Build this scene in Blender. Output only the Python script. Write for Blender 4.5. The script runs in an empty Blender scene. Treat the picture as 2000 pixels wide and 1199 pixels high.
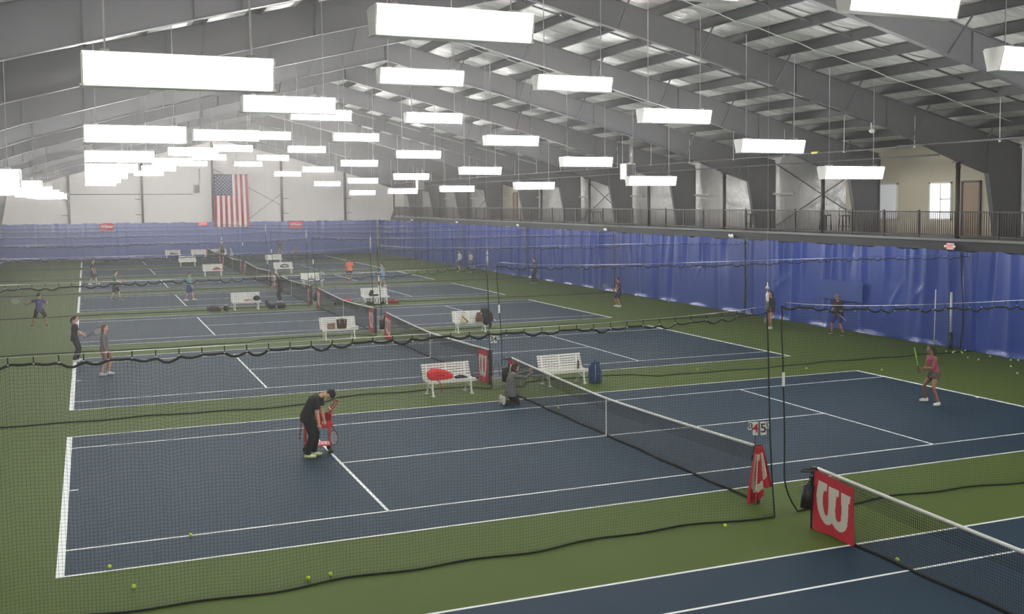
import bpy, math, random
import numpy as np
from mathutils import Vector, Matrix, Euler

# ------------------------------------------------------------------ camera, world, exposure
scene = bpy.context.scene
COL = scene.collection
cam_data = bpy.data.cameras.new('camera')
cam = bpy.data.objects.new('camera', cam_data)
COL.objects.link(cam)
cam.location = (-11.286, -23.463, 5.651)
cam.rotation_euler = (math.radians(86.2724), math.radians(0.3469), math.radians(-23.9479))
cam_data.sensor_width = 36.0
cam_data.lens = 36.0 * 2134.11 / 2000.0
cam_data.shift_x = -0.05862
cam_data.shift_y = -0.03396
cam_data.clip_end = 400
scene.camera = cam
world = bpy.data.worlds.new('world')
scene.world = world
world.use_nodes = True
world.node_tree.nodes['Background'].inputs[0].default_value = (0.75, 0.85, 1.0, 1)
world.node_tree.nodes['Background'].inputs[1].default_value = 0.6
scene.view_settings.view_transform = 'Standard'
scene.view_settings.look = 'None'
scene.view_settings.exposure = 0.0
scene.view_settings.gamma = 1.0
scene.view_settings.use_curve_mapping = False
scene.cycles.use_denoising = True
scene.cycles.max_bounces = 5
scene.cycles.diffuse_bounces = 3
scene.cycles.glossy_bounces = 2
scene.cycles.transmission_bounces = 1
scene.cycles.transparent_max_bounces = 4
scene.cycles.caustics_reflective = False
scene.cycles.caustics_refractive = False
scene.cycles.sample_clamp_indirect = 6.0
scene.cycles.volume_bounces = 0
scene.cycles.use_adaptive_sampling = True
scene.cycles.adaptive_threshold = 0.05
scene.cycles.adaptive_min_samples = 16
LIGHT = 50.0       # radiance of the lamp lenses
HAZE = 0.0013      # scattering per metre of the haze added to imitate lens glare

PT = 14.706        # court pitch
RIDGE = 1.1        # x of the roof ridge
FRAME_Y = [8.35 + 8.25 * k for k in range(-4, 12)]
random.seed(7)
rng = np.random.default_rng(7)
ORD = ['zeroth', 'first', 'second', 'third', 'fourth', 'fifth', 'sixth', 'seventh', 'eighth', 'ninth', 'tenth', 'eleventh', 'twelfth',
       'thirteenth', 'fourteenth', 'fifteenth', 'sixteenth', 'seventeenth', 'eighteenth', 'nineteenth', 'twentieth']
CN = {-1: 'front', 0: 'second', 1: 'third', 2: 'fourth', 3: 'fifth', 4: 'sixth', 5: 'seventh', 6: 'last'}

# ------------------------------------------------------------------ materials
MATS = {}
def srgb(r, g, b):
    f = lambda c: (c / 255 / 12.92) if c / 255 <= 0.04045 else ((c / 255 + 0.055) / 1.055) ** 2.4
    return (f(r), f(g), f(b), 1.0)

def mat(name, col, rough=0.6, metal=0.0, var=0.08, vscale=3.0, bump=0.0, bscale=20.0, emit=0.0, stretch=None, spec=0.5, bdist=0.05, coat=0.0, trans=0.0):
    if name in MATS:
        return MATS[name]
    m = bpy.data.materials.new(name)
    m.use_nodes = True
    nt = m.node_tree
    b = nt.nodes['Principled BSDF']
    c = tuple(col) if len(col) == 4 else tuple(col) + (1,)
    b.inputs['Base Color'].default_value = c
    b.inputs['Roughness'].default_value = rough
    b.inputs['Metallic'].default_value = metal
    b.inputs['Specular IOR Level'].default_value = spec
    if coat: b.inputs['Coat Weight'].default_value = coat; b.inputs['Coat Roughness'].default_value = .18
    if trans: b.inputs['Transmission Weight'].default_value = trans
    if emit:
        b.inputs['Emission Color'].default_value = c
        b.inputs['Emission Strength'].default_value = emit
    if var or bump:
        tc = nt.nodes.new('ShaderNodeTexCoord')
        mp = nt.nodes.new('ShaderNodeMapping')
        nt.links.new(tc.outputs['Object'], mp.inputs['Vector'])
        if stretch: mp.inputs['Scale'].default_value = stretch
    if var:
        n = nt.nodes.new('ShaderNodeTexNoise')
        n.inputs['Scale'].default_value = vscale
        n.inputs['Detail'].default_value = 4
        nt.links.new(mp.outputs[0], n.inputs['Vector'])
        mx = nt.nodes.new('ShaderNodeMix'); mx.data_type = 'RGBA'
        mx.inputs[6].default_value = tuple(max(0, x * (1 - var)) for x in c[:3]) + (1,)
        mx.inputs[7].default_value = tuple(min(1, x * (1 + var)) for x in c[:3]) + (1,)
        nt.links.new(n.outputs['Fac'], mx.inputs[0])
        nt.links.new(mx.outputs[2], b.inputs['Base Color'])
    if bump:
        n2 = nt.nodes.new('ShaderNodeTexNoise')
        n2.inputs['Scale'].default_value = bscale
        n2.inputs['Detail'].default_value = 5
        nt.links.new(mp.outputs[0], n2.inputs['Vector'])
        bp = nt.nodes.new('ShaderNodeBump')
        bp.inputs['Strength'].default_value = bump
        bp.inputs['Distance'].default_value = bdist
        nt.links.new(n2.outputs['Fac'], bp.inputs['Height'])
        nt.links.new(bp.outputs[0], b.inputs['Normal'])
    MATS[name] = m
    return m

M_green = mat('court_green', srgb(78, 96, 36), 0.74, var=0.08, vscale=0.6, bump=0.1, bscale=60, spec=0.2)
M_blue = mat('court_blue', srgb(22, 50, 70), 0.68, var=0.07, vscale=0.5, bump=0.1, bscale=60, spec=0.22)
M_line = mat('line_white', srgb(246, 250, 250), 0.6, var=0.02)
M_steel = mat('painted_steel_grey', srgb(94, 94, 98), 0.5, var=0.06, vscale=0.8)
M_steel_dk = mat('steel_dark', srgb(60, 60, 63), 0.5, var=0.06)
M_ins = mat('roof_insulation', srgb(228, 228, 224), 0.22, var=0.05, vscale=1.2, bump=0.9, bscale=0.9, stretch=(0.5, 2.2, 1.0), spec=0.8, bdist=0.2)
M_wins = mat('wall_insulation', srgb(214, 212, 208), 0.26, var=0.05, vscale=1.5, bump=0.9, bscale=2.2, stretch=(1, 1, 0.8), spec=0.7, bdist=0.10)
M_wins2 = mat('wall_insulation_flat', srgb(236, 232, 228), 0.5, var=0.05, vscale=0.7, bump=0.25, bscale=0.8)
M_tarp = mat('blue_vinyl', srgb(44, 72, 158), 0.36, var=0.10, vscale=0.9, bump=0.3, bscale=2.4, stretch=(1, 1, 0.25), spec=0.6, bdist=0.05, coat=0.45)
M_tarp2 = mat('blue_vinyl_patch', srgb(52, 78, 150), 0.42, var=0.06)
M_black = mat('black_plastic', srgb(26, 26, 28), 0.5, var=0.1)
M_net = mat('net_twine', srgb(22, 26, 24), 0.8, var=0)
M_divnet = mat('divider_twine', srgb(30, 40, 34), 0.8, var=0)
M_hem = mat('net_hem', srgb(24, 34, 28), 0.7, var=0.1)
M_white = mat('white_paint', srgb(238, 238, 232), 0.5, var=0.04)
M_bench = mat('bench_white', srgb(240, 240, 232), 0.42, var=0.03)
M_red = mat('banner_red', srgb(200, 42, 62), 0.6, var=0.05, vscale=8)
M_bone = mat('banner_white', srgb(226, 218, 208), 0.6, var=0.04, vscale=8)
M_lamp = mat('lamp_housing', srgb(222, 222, 218), 0.45, var=0.03)
M_lens = mat('lamp_lens', (1.0, 0.985, 0.95, 1), 0.4, var=0, emit=LIGHT)
M_cream = mat('cream_wall', srgb(206, 198, 176), 0.7, var=0.03)
M_wood = mat('door_wood', srgb(150, 124, 96), 0.5, var=0.12, vscale=2, stretch=(6, 6, 0.6))
M_doorframe = mat('door_frame_dark', srgb(58, 46, 38), 0.5, var=0.05)
M_rail = mat('railing_dark', srgb(52, 44, 42), 0.45, var=0.05)
M_fascia = mat('deck_fascia_dark', srgb(36, 40, 44), 0.6, var=0.06)
M_deck = mat('deck_concrete', srgb(130, 132, 132), 0.7, var=0.08)
M_chrome = mat('metal_bright', srgb(190, 190, 190), 0.3, metal=0.8, var=0.03)
M_ball = mat('ball_yellow', srgb(205, 232, 60), 0.8, var=0.05, vscale=30, bump=0.2, bscale=300)
M_pale = mat('ball_pale', srgb(226, 232, 178), 0.8, var=0.05, vscale=30)
M_day = mat('daylight_pane', (0.93, 0.96, 1.0, 1), 0.2, var=0, emit=1.6)
M_frost = mat('frosted_pane', (0.72, 0.74, 0.76, 1), 0.35, var=0.03, emit=0.25)
M_exit = mat('exit_red', srgb(220, 50, 60), 0.4, var=0, emit=.6)
M_exitw = mat('exit_white', srgb(230, 200, 205), 0.4, var=0, emit=0.15)
M_emerg = mat('emergency_lens', srgb(240, 240, 240), 0.3, var=0, emit=0.3)
M_yellow = mat('valve_yellow', srgb(220, 200, 60), 0.5, var=0)

# ------------------------------------------------------------------ mesh building
class MB:
    def __init__(s):
        s.v = []; s.f = []; s.m = []; s.cur = 0; s.sm = []; s.smooth = False
    def add(s, vs, fs):
        b = len(s.v)
        s.v.extend([tuple(map(float, p)) for p in vs])
        for f in fs:
            s.f.append(tuple(b + i for i in f)); s.m.append(s.cur); s.sm.append(s.smooth)
        return s
    def box(s, c, d, rz=0.0, rx=0.0, ry=0.0):
        R = Euler((rx, ry, rz)).to_matrix() if (rx or ry or rz) else None
        vs = []
        for sx in (-.5, .5):
            for sy in (-.5, .5):
                for sz in (-.5, .5):
                    p = Vector((sx * d[0], sy * d[1], sz * d[2]))
                    if R: p = R @ p
                    vs.append((c[0] + p.x, c[1] + p.y, c[2] + p.z))
        return s.add(vs, [(0, 1, 3, 2), (4, 6, 7, 5), (0, 4, 5, 1), (2, 3, 7, 6), (0, 2, 6, 4), (1, 5, 7, 3)])
    def prism(s, poly, axis, a, b):
        """extrude a 2d polygon along axis: x: poly=(y,z); y: poly=(x,z); z: poly=(x,y)"""
        n = len(poly)
        def P(p, t):
            return {'x': (t, p[0], p[1]), 'y': (p[0], t, p[1]), 'z': (p[0], p[1], t)}[axis]
        vs = [P(p, a) for p in poly] + [P(p, b) for p in poly]
        fs = [(i, (i + 1) % n, n + (i + 1) % n, n + i) for i in range(n)]
        fs += [tuple(range(n))[::-1], tuple(range(n, 2 * n))]
        return s.add(vs, fs)
    def bar(s, a, b, w, h=None, up=(0, 0, 1)):
        h = h or w
        a = Vector(a); b = Vector(b); d = (b - a)
        if d.length < 1e-6: return s
        d.normalize(); u = Vector(up)
        if abs(d.dot(u)) > .98: u = Vector((1, 0, 0))
        sd = d.cross(u).normalized(); u = sd.cross(d)
        vs = []
        for p in (a, b):
            for (i, j) in ((-.5, -.5), (.5, -.5), (.5, .5), (-.5, .5)):
                q = p + sd * (i * w) + u * (j * h); vs.append(q[:])
        return s.add(vs, [(0, 3, 2, 1), (4, 5, 6, 7), (0, 1, 5, 4), (1, 2, 6, 5), (2, 3, 7, 6), (3, 0, 4, 7)])
    def tube(s, pts, r, n=8, closed=False, rb=None, side=None, caps=True):
        pts = [Vector(p) for p in pts]; N = len(pts)
        rr = r if isinstance(r, (list, tuple)) else [r] * N
        old = s.smooth; s.smooth = n >= 6
        vs = []; prev = None
        for i, p in enumerate(pts):
            if closed: t = pts[(i + 1) % N] - pts[i - 1]
            else: t = pts[min(i + 1, N - 1)] - pts[max(i - 1, 0)]
            t.normalize()
            if side is not None: u = Vector(side)
            else: u = prev if prev is not None else (Vector((0, 0, 1)) if abs(t.z) < .9 else Vector((1, 0, 0)))
            u = (u - t * u.dot(t))
            if u.length < 1e-5: u = Vector((0, 1, 0)) - t * t.y
            u.normalize(); prev = u; w = t.cross(u)
            for k in range(n):
                a = 2 * math.pi * k / n
                ra = rr[i]; rbb = ra if rb is None else (rb[i] if isinstance(rb, (list, tuple)) else rb)
                vs.append((p + u * (ra * math.cos(a)) + w * (rbb * math.sin(a)))[:])
        fs = []
        for i in range(N if closed else N - 1):
            j = (i + 1) % N
            for k in range(n):
                k2 = (k + 1) % n
                fs.append((i * n + k, i * n + k2, j * n + k2, j * n + k))
        if not closed and caps:
            fs.append(tuple(range(n))[::-1]); fs.append(tuple((N - 1) * n + k for k in range(n)))
        s.add(vs, fs); s.smooth = old
        return s
    def ell(s, c, r, n=12, m=8, R=None):
        old = s.smooth; s.smooth = True
        vs = [(0, 0, 1)]
        for i in range(1, m):
            ph = math.pi * i / m
            for k in range(n):
                a = 2 * math.pi * k / n
                vs.append((math.sin(ph) * math.cos(a), math.sin(ph) * math.sin(a), math.cos(ph)))
        vs.append((0, 0, -1))
        out = []
        for p in vs:
            q = Vector((p[0] * r[0], p[1] * r[1], p[2] * r[2]))
            if R: q = R @ q
            out.append((c[0] + q.x, c[1] + q.y, c[2] + q.z))
        fs = [(0, 1 + k, 1 + (k + 1) % n) for k in range(n)]
        for i in range(m - 2):
            for k in range(n):
                a = 1 + i * n
                fs.append((a + k, a + n + k, a + n + (k + 1) % n, a + (k + 1) % n))
        L = len(vs) - 1; a = 1 + (m - 2) * n
        fs += [(L, a + (k + 1) % n, a + k) for k in range(n)]
        s.add(out, fs); s.smooth = old
        return s
    def grid(s, F, nu, nv, smooth=True):
        old = s.smooth; s.smooth = smooth
        vs = [F(i / nu, j / nv) for j in range(nv + 1) for i in range(nu + 1)]
        fs = [(j * (nu + 1) + i, j * (nu + 1) + i + 1, (j + 1) * (nu + 1) + i + 1, (j + 1) * (nu + 1) + i) for j in range(nv) for i in range(nu)]
        s.add(vs, fs); s.smooth = old
        return s
    def mesh(s, name, mats):
        me = bpy.data.meshes.new(name)
        me.from_pydata(s.v, [], s.f)
        for m in (mats if isinstance(mats, (list, tuple)) else [mats]): me.materials.append(m)
        if any(s.m): me.polygons.foreach_set('material_index', s.m)
        me.polygons.foreach_set('use_smooth', s.sm)
        me.update()
        return me
    def build(s, name, mats, parent=None, loc=None, rz=None):
        o = bpy.data.objects.new(name, s.mesh(name, mats))
        COL.objects.link(o)
        if parent is not None: o.parent = parent
        if loc: o.location = loc
        if rz: o.rotation_euler.z = rz
        return o

def fast_mesh(name, V, F, m, smooth=False):
    """V (n,3) array, F (k,4) array"""
    me = bpy.data.meshes.new(name)
    me.vertices.add(len(V)); me.vertices.foreach_set('co', np.ascontiguousarray(V, dtype=np.float32).ravel())
    k = F.shape[1]
    me.loops.add(F.size); me.loops.foreach_set('vertex_index', F.astype(np.int32).ravel())
    me.polygons.add(len(F)); me.polygons.foreach_set('loop_start', np.arange(0, F.size, k, dtype=np.int32))
    me.polygons.foreach_set('loop_total', np.full(len(F), k, dtype=np.int32))
    if smooth: me.polygons.foreach_set('use_smooth', np.ones(len(F), dtype=bool))
    me.materials.append(m); me.update(calc_edges=True); me.validate()
    return me

def link(name, me, parent=None, loc=None):
    o = bpy.data.objects.new(name, me); COL.objects.link(o)
    if parent is not None: o.parent = parent
    if loc: o.location = loc
    return o

def tag(o, label=None, cat=None, group=None, kind=None):
    if label: o['label'] = label
    if cat: o['category'] = cat
    if group: o['group'] = group
    if kind: o['kind'] = kind
    return o

def empty(name, loc=(0, 0, 0), rz=0.0, label=None, cat=None, group=None, kind=None):
    o = bpy.data.objects.new(name, None); COL.objects.link(o)
    o.location = loc; o.rotation_euler.z = rz
    return tag(o, label, cat, group, kind)

def copy_tree(o, parent=None):
    c = o.copy(); COL.objects.link(c); c.parent = parent
    for ch in list(o.children): copy_tree(ch, c)
    return c

def struct(name, mb, m, label, cat, parent=None):
    o = mb.build(name, m, parent)
    if parent is None: tag(o, label, cat, kind='structure')
    else: o['kind'] = 'structure'
    return o

# ------------------------------------------------------------------ the shell
XL, XR, YF, YB = -19.75, 22.05, -28.0, 98.95
CX = 18.62          # plane of the mezzanine-side curtain
DECK = 4.15
def roofz(x, ridge=13.18): return ridge - 0.25 * abs(x - RIDGE)

b = MB(); b.box(((XL + XR) / 2, (YF + YB) / 2, -0.05), (XR - XL + 1, YB - YF + 1, 0.1))
struct('floor', b, M_green, 'green acrylic sports floor running the full length of the hall', 'floor')

for n in range(-1, 7):
    yc = n * PT
    s = MB(); s.box((0, yc, 0.0015), (23.77, 10.97, 0.003))
    o = struct('tennis_court', s, M_blue, 'dark blue tennis court surface with white lines, %s court counting from the camera' % CN[n].replace('front', 'first'), 'tennis court')
    o['group'] = 'blue tennis courts laid side by side'
    l = MB()
    def ln(x0, x1, y0, y1): l.box(((x0 + x1) / 2, yc + (y0 + y1) / 2, 0.0035), (x1 - x0, y1 - y0, 0.003))
    for sx in (-1, 1):
        a, c = (11.765, 11.885) if sx > 0 else (-11.885, -11.765)
        ln(a, c, -5.485, 5.485)
        ln(sx * 6.4 - .03, sx * 6.4 + .03, -4.115, 4.115)
        if sx > 0: ln(11.66, 11.765, -.03, .03)
        else: ln(-11.765, -11.6, -.03, .03)
    for sy in (-1, 1):
        ln(-11.765, 11.765, sy * 5.455 - .03, sy * 5.455 + .03)
        ln(-11.765, 11.765, sy * 4.09 - .028, sy * 4.09 + .028)
    ln(-6.37, 6.37, -.028, .028)
    struct('court_lines', l, M_line, None, None, o)

# end wall, gable above the curtain
b = MB()
b.prism([(XL, 0), (XR, 0), (XR, roofz(XR)), (RIDGE, 13.18), (XL, roofz(XL))], 'y', YB, YB + 0.2)
struct('wall_back', b, M_wins2, 'white insulated gable wall at the far end above the blue curtain', 'wall')
b = MB(); b.prism([(XL, 0), (XR, 0), (XR, roofz(XR)), (RIDGE, 13.18), (XL, roofz(XL))], 'y', YF - 0.2, YF)
struct('wall_front', b, M_cream, 'cream gable wall behind the camera', 'wall')
b = MB(); b.box((XL - 0.1, (YF + YB) / 2, 4.2), (0.2, YB - YF, 8.6))
struct('wall_left', b, M_wins, 'white insulated long wall opposite the mezzanine', 'wall')
b = MB()
nseg = 260
def wr(u, v):
    y = YF + (YB - YF) * u; z = 8.5 * v
    return (XR + 0.03 * math.sin(y * 2.1) * math.sin(z * 1.7 + y), y, z)
b.grid(wr, 400, 24)
b.box((XR + .2, (YF + YB) / 2, 4.2), (0.2, YB - YF, 8.6))
struct('wall_right', b, M_wins, 'crinkled white insulation wall behind the mezzanine', 'wall')

# roof insulation, pillowed between the purlins
PX = []
k = 0
xs = RIDGE + 0.35
while xs < XR - .2: PX.append(xs); xs += 1.5
xs = RIDGE - 0.35
while xs > XL + .2: PX.append(xs); xs -= 1.5
PX.sort()
XS = sorted(set([XL] + [XR, RIDGE] + PX + [round((a + c) / 2, 4) for a, c in zip(PX[:-1], PX[1:])]
               + [round(a + (c - a) * .22, 4) for a, c in zip(PX[:-1], PX[1:])] + [round(a + (c - a) * .78, 4) for a, c in zip(PX[:-1], PX[1:])]))
YS = np.arange(YF, YB + .01, 0.55)
pxa = np.array(PX)
V = []
for y in YS:
    for x in XS:
        d = np.min(np.abs(pxa - x))
        sag = -0.10 * min(1, d / .5) * (0.75 + 0.5 * math.sin(y * 1.7 + x * 3.1) * math.sin(y * .53 + x)) * (0.6 + .4 * abs(math.sin((y - 4.2) * math.pi / 8.25 * 2)))
        V.append((x, y, roofz(x) + sag))
nx = len(XS)
F = [(j * nx + i, j * nx + i + 1, (j + 1) * nx + i + 1, (j + 1) * nx + i) for j in range(len(YS) - 1) for i in range(nx - 1)]
ce = link('ceiling', fast_mesh('ceiling', np.array(V), np.array(F), M_ins, True))
tag(ce, 'white vinyl faced insulation pillowing between the dark roof purlins', 'ceiling', kind='structure')
b = MB()
b.prism([(XL - .2, roofz(XL) + .12), (RIDGE, 13.30), (XR + .2, roofz(XR) + .12), (XR + .2, roofz(XR) + .3), (RIDGE, 13.5), (XL - .2, roofz(XL) + .3)], 'y', YF - .2, YB + .2)
struct('roof', b, M_steel, 'sheet metal roof deck over the insulation', 'roof')

# purlins
nR = 0; nL = 0
right = [x for x in PX if x > RIDGE]; left = [x for x in PX if x < RIDGE][::-1]
for side, lst in (('mezzanine side', right), ('side opposite the mezzanine', left)):
    for i, x in enumerate(lst):
        z = roofz(x) - .13; sl = -0.25 if x > RIDGE else 0.25
        b = MB()
        b.bar((x, YF, z - .03), (x, YB, z - .03), 0.025, 0.30)
        b.bar((x + .045, YF, z - .18), (x + .045, YB, z - .18), 0.10, 0.02)
        b.bar((x - .04, YF, z + .11), (x - .04, YB, z + .11), 0.08, 0.02)
        o = b.build('roof_purlin', M_steel_dk)
        tag(o, 'dark steel roof purlin, %s down from the ridge on the %s' % (ORD[i + 1], side), 'purlin', 'purlins under the roof', 'structure')
# bridging straps at mid bay
for i, y in enumerate([f + 4.1 for f in FRAME_Y[1:-1]]):
    b = MB()
    for sgn, xe in ((1, XR - .3), (-1, XL + .3)):
        b.bar((RIDGE, y, 13.18 - .19), (xe, y, roofz(xe) - .19), 0.07, 0.05)
    o = b.build('purlin_brace', M_steel_dk)
    tag(o, 'thin dark strap crossing the purlins in the %s roof bay from the camera' % ORD[i + 1], 'brace', 'purlin braces', 'structure')

# rigid frames
PROF = [(0, 11.96), (6.25, 10.41), (10.25, 9.36), (14.2, 8.26), (16.6, 7.42), (17.6, 7.06), (19.05, 6.62)]
brace_me = None
for k, y in enumerate(FRAME_Y):
    if y > YB or y < -20: continue
    idx = [f for f in FRAME_Y if -20 < f].index(y) + 1
    root = empty('roof_frame', (RIDGE, y, 0), label='tapered dark grey steel portal frame, %s in line from the camera' % ORD[idx], cat='steel frame', group='portal frames across the hall', kind='structure')
    for sgn in (1, -1):
        web = MB()
        top = [(d * sgn, 12.88 - .25 * d) for d, z in PROF]
        bot = [(d * sgn, z) for d, z in PROF]
        for i in range(len(PROF) - 1):
            q = [bot[i], bot[i + 1], top[i + 1], top[i]]
            web.prism(q, 'y', -.008, .008)
        web.prism([(19.05 * sgn, 6.62), (20.72 * sgn, 6.62), (20.72 * sgn, 12.88 - .25 * 20.72), (19.05 * sgn, 12.88 - .25 * 19.05)], 'y', -.008, .008)
        for d, z in ((0.0, 11.96), (6.25, 10.41), (10.25, 9.36), (14.2, 8.26), (19.05, 6.62)):
            web.bar((d * sgn, 0, z), (d * sgn, 0, 12.86 - .25 * d), .02, .18, up=(0, 1, 0))
        web.build('rafter_web', M_steel, root)
        fl = MB()
        for i in range(len(PROF) - 1):
            fl.bar((bot[i][0], 0, bot[i][1]), (bot[i + 1][0], 0, bot[i + 1][1]), .22, .018, up=(0, 0, 1))
        fl.build('bottom_flange', M_steel, root)
        ft = MB(); ft.bar((0, 0, 12.88), (20.72 * sgn, 0, 12.88 - .25 * 20.72), .22, .018); ft.build('top_flange', M_steel, root)
        c = MB()
        c.prism([(19.05 * sgn, 6.62), (20.72 * sgn, 6.62), (20.72 * sgn, 0), (20.32 * sgn, 0)], 'y', -.008, .008)
        c.bar((19.05 * sgn, 0, 6.64), (20.32 * sgn, 0, 0), .018, .22, up=(0, 1, 0))
        c.bar((20.72 * sgn, 0, 7.6), (20.72 * sgn, 0, 0), .018, .22, up=(0, 1, 0))
        c.build('column', M_steel, root)
        for j, px in enumerate(right if sgn > 0 else left):
            if j % 2 or j == 0 or abs(px - RIDGE) > 18.5: continue
            d = abs(px - RIDGE)
            zb = np.interp(d, [p[0] for p in PROF], [p[1] for p in PROF])
            for sy in (1, -1):
                br = MB(); br.bar((px - RIDGE, sy * .1, zb + .03), (px - RIDGE, sy * 1.0, roofz(px) - .3), .045, .045)
                br.build('flange_brace', M_steel, root)

# end wall columns
for i, x in enumerate([-12.85, -5.9, 1.1, 8.3, 15.2]):
    b = MB(); zt = 12.5 - .25 * abs(x - RIDGE)
    b.bar((x, YB - .25, 0), (x, YB - .25, zt), .02, .3, up=(0, 1, 0))
    b.bar((x, YB - .4, 0), (x, YB - .4, zt), .2, .02, up=(0, 1, 0))
    b.bar((x, YB - .1, 0), (x, YB - .1, zt), .2, .02, up=(0, 1, 0))
    for z in (4.5, 6.1):
        b.bar((x, YB - .3, z), (x + 0.7 * (1 if x > 0 else -1), YB - .3, z), .05, .05)
    o = b.build('end_wall_column', M_steel_dk)
    tag(o, 'slim dark steel column on the far white wall, %s from the mezzanine' % ORD[5 - i], 'column', 'far wall columns', 'structure')
# tie rods on the far wall
b = MB()
b.tube([(1.2, YB - .3, 9.3), (8.2, YB - .3, 5.4)], .02, 6); b.tube([(8.2, YB - .3, 6.6), (4.6, YB - .3, 3.8)], .02, 6)
tag(b.build('wall_tie_rod', M_steel_dk), 'pair of thin diagonal tie rods on the far wall beside the flag', 'tie rod', kind='structure')
b = MB(); b.tube([(-12.8, YB - .3, 6.62), (-0.9, YB - .3, 6.62)], .03, 6)
tag(b.build('gas_pipe', M_steel_dk), 'thin horizontal pipe across the far wall to the heater', 'pipe')

# ------------------------------------------------------------------ mezzanine
Y0, Y1 = -27.8, 90.3
b = MB(); b.box(((CX + XR) / 2 + .05, (Y0 + Y1) / 2, DECK - .09), (XR - CX - .05, Y1 - Y0, .18))
struct('mezzanine_deck', b, M_deck, 'concrete mezzanine walkway along the long wall', 'deck')
b = MB(); b.box((CX + .02, (Y0 + Y1) / 2, DECK - .05), (.26, Y1 - Y0, .1))
struct('trim_2', b, M_deck, 'pale concrete lip of the mezzanine deck under the railing', 'deck edge')
b = MB(); b.box((CX + .03, (Y0 + Y1) / 2, DECK - .275), (.12, Y1 - Y0, .34))
b.prism([(Y1, DECK - .42), (Y1 + 1.8, DECK - .42), (Y1, DECK + .95)], 'x', CX - .02, CX + .05)
struct('trim_1', b, M_fascia, 'dark steel edge beam under the mezzanine railing', 'beam')
# office walls standing in front of the insulation
for nm, (ya, yb) in (('office near the camera', (8.6, 19.1)), ('office far down the mezzanine', (58.2, 70.2))):
    b = MB(); b.box((XR - .06, (ya + yb) / 2, (DECK + 8.1) / 2), (.1, yb - ya, 8.1 - DECK))
    struct('wall_office', b, M_cream, 'cream plastered mezzanine wall of the ' + nm, 'wall')
k = 0
for (ya, yb, where) in ((10.45, 11.45, 'brown wooden door on the mezzanine near the open bright window'), (17.42, 18.42, 'brown wooden door on the mezzanine beside the bar stools'),
                        (62.6, 63.5, 'narrow brown wooden door in the far cream mezzanine wall'), (69.3, 70.1, 'last brown wooden door at the end of the far cream wall')):
    k += 1
    root = empty('door_%d' % k, (XR - .12, (ya + yb) / 2, DECK), label=where, cat='door', kind='structure')
    w = yb - ya
    d = MB(); d.box((-.01, 0, 1.08), (.05, w - .06, 2.1)); d.build('door_leaf', M_wood, root)['kind'] = 'structure'
    f = MB(); f.box((-.02, -w / 2, 1.1), (.09, .09, 2.2)); f.box((-.02, w / 2, 1.1), (.09, .09, 2.2)); f.box((-.02, 0, 2.2), (.09, w + .09, .09))
    f.build('door_frame', M_doorframe, root)['kind'] = 'structure'
    h = MB(); h.tube([(-.05, w * .36, 1.0), (-.09, w * .36, 1.0), (-.09, w * .24, 1.0)], .012, 6); h.build('door_handle', M_chrome, root)['kind'] = 'structure'
for k, (ya, yb, m, lab) in enumerate(((15.42, 16.62, M_frost, 'pale blank window in the cream mezzanine wall'), (12.08, 13.34, M_day, 'bright daylit window with white frame in the cream mezzanine wall'))):
    root = empty('window_%d' % (k + 1), (XR - .12, (ya + yb) / 2, 4.78), label=lab, cat='window', kind='structure')
    w = yb - ya; h = 1.55
    p = MB(); p.box((-.01, 0, h / 2), (.02, w, h)); p.build('window_pane', m, root)['kind'] = 'structure'
    f = MB()
    for yy in (-w / 2, w / 2): f.box((-.03, yy, h / 2), (.06, .07, h + .07))
    for zz in (0, h): f.box((-.03, 0, zz), (.06, w + .07, .07))
    if k: f.box((-.03, -w * .02, h / 2), (.05, .05, h)); f.box((-.03, -w * .25, h * .55), (.05, w / 2, .05))
    f.build('window_frame', M_white, root)['kind'] = 'structure'
# wall girts and bracing rods behind the railing
for i, y in enumerate(FRAME_Y):
    if y < 0 or y > 90: continue
    if not (8 < y < 17 or 58 < y < 66):
        b = MB(); b.bar((21.75, y - 1.7, 5.96), (21.75, y + 1.9, 5.96), .06, .1)
        tag(b.build('wall_girt', M_lamp), 'short pale girt across the column of the %s frame at head height' % ORD[[f for f in FRAME_Y if f > -20].index(y) + 1], 'girt', 'girts behind the mezzanine', 'structure')
for (ya, yb, t) in ((16.9, 24.7, 'second bay, behind the bar stools'), (41.6, 49.4, 'middle of the mezzanine'), (66.3, 74.2, 'far end of the mezzanine')):
    b = MB(); b.tube([(21.85, ya, 4.3), (21.85, yb, 7.5)], .03, 6); b.tube([(21.85, ya, 7.5), (21.85, yb, 4.3)], .03, 6)
    tag(b.build('cross_brace', M_steel), 'X shaped steel bracing rods on the wall, ' + t, 'cross brace', 'wall cross braces', 'structure')

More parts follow.
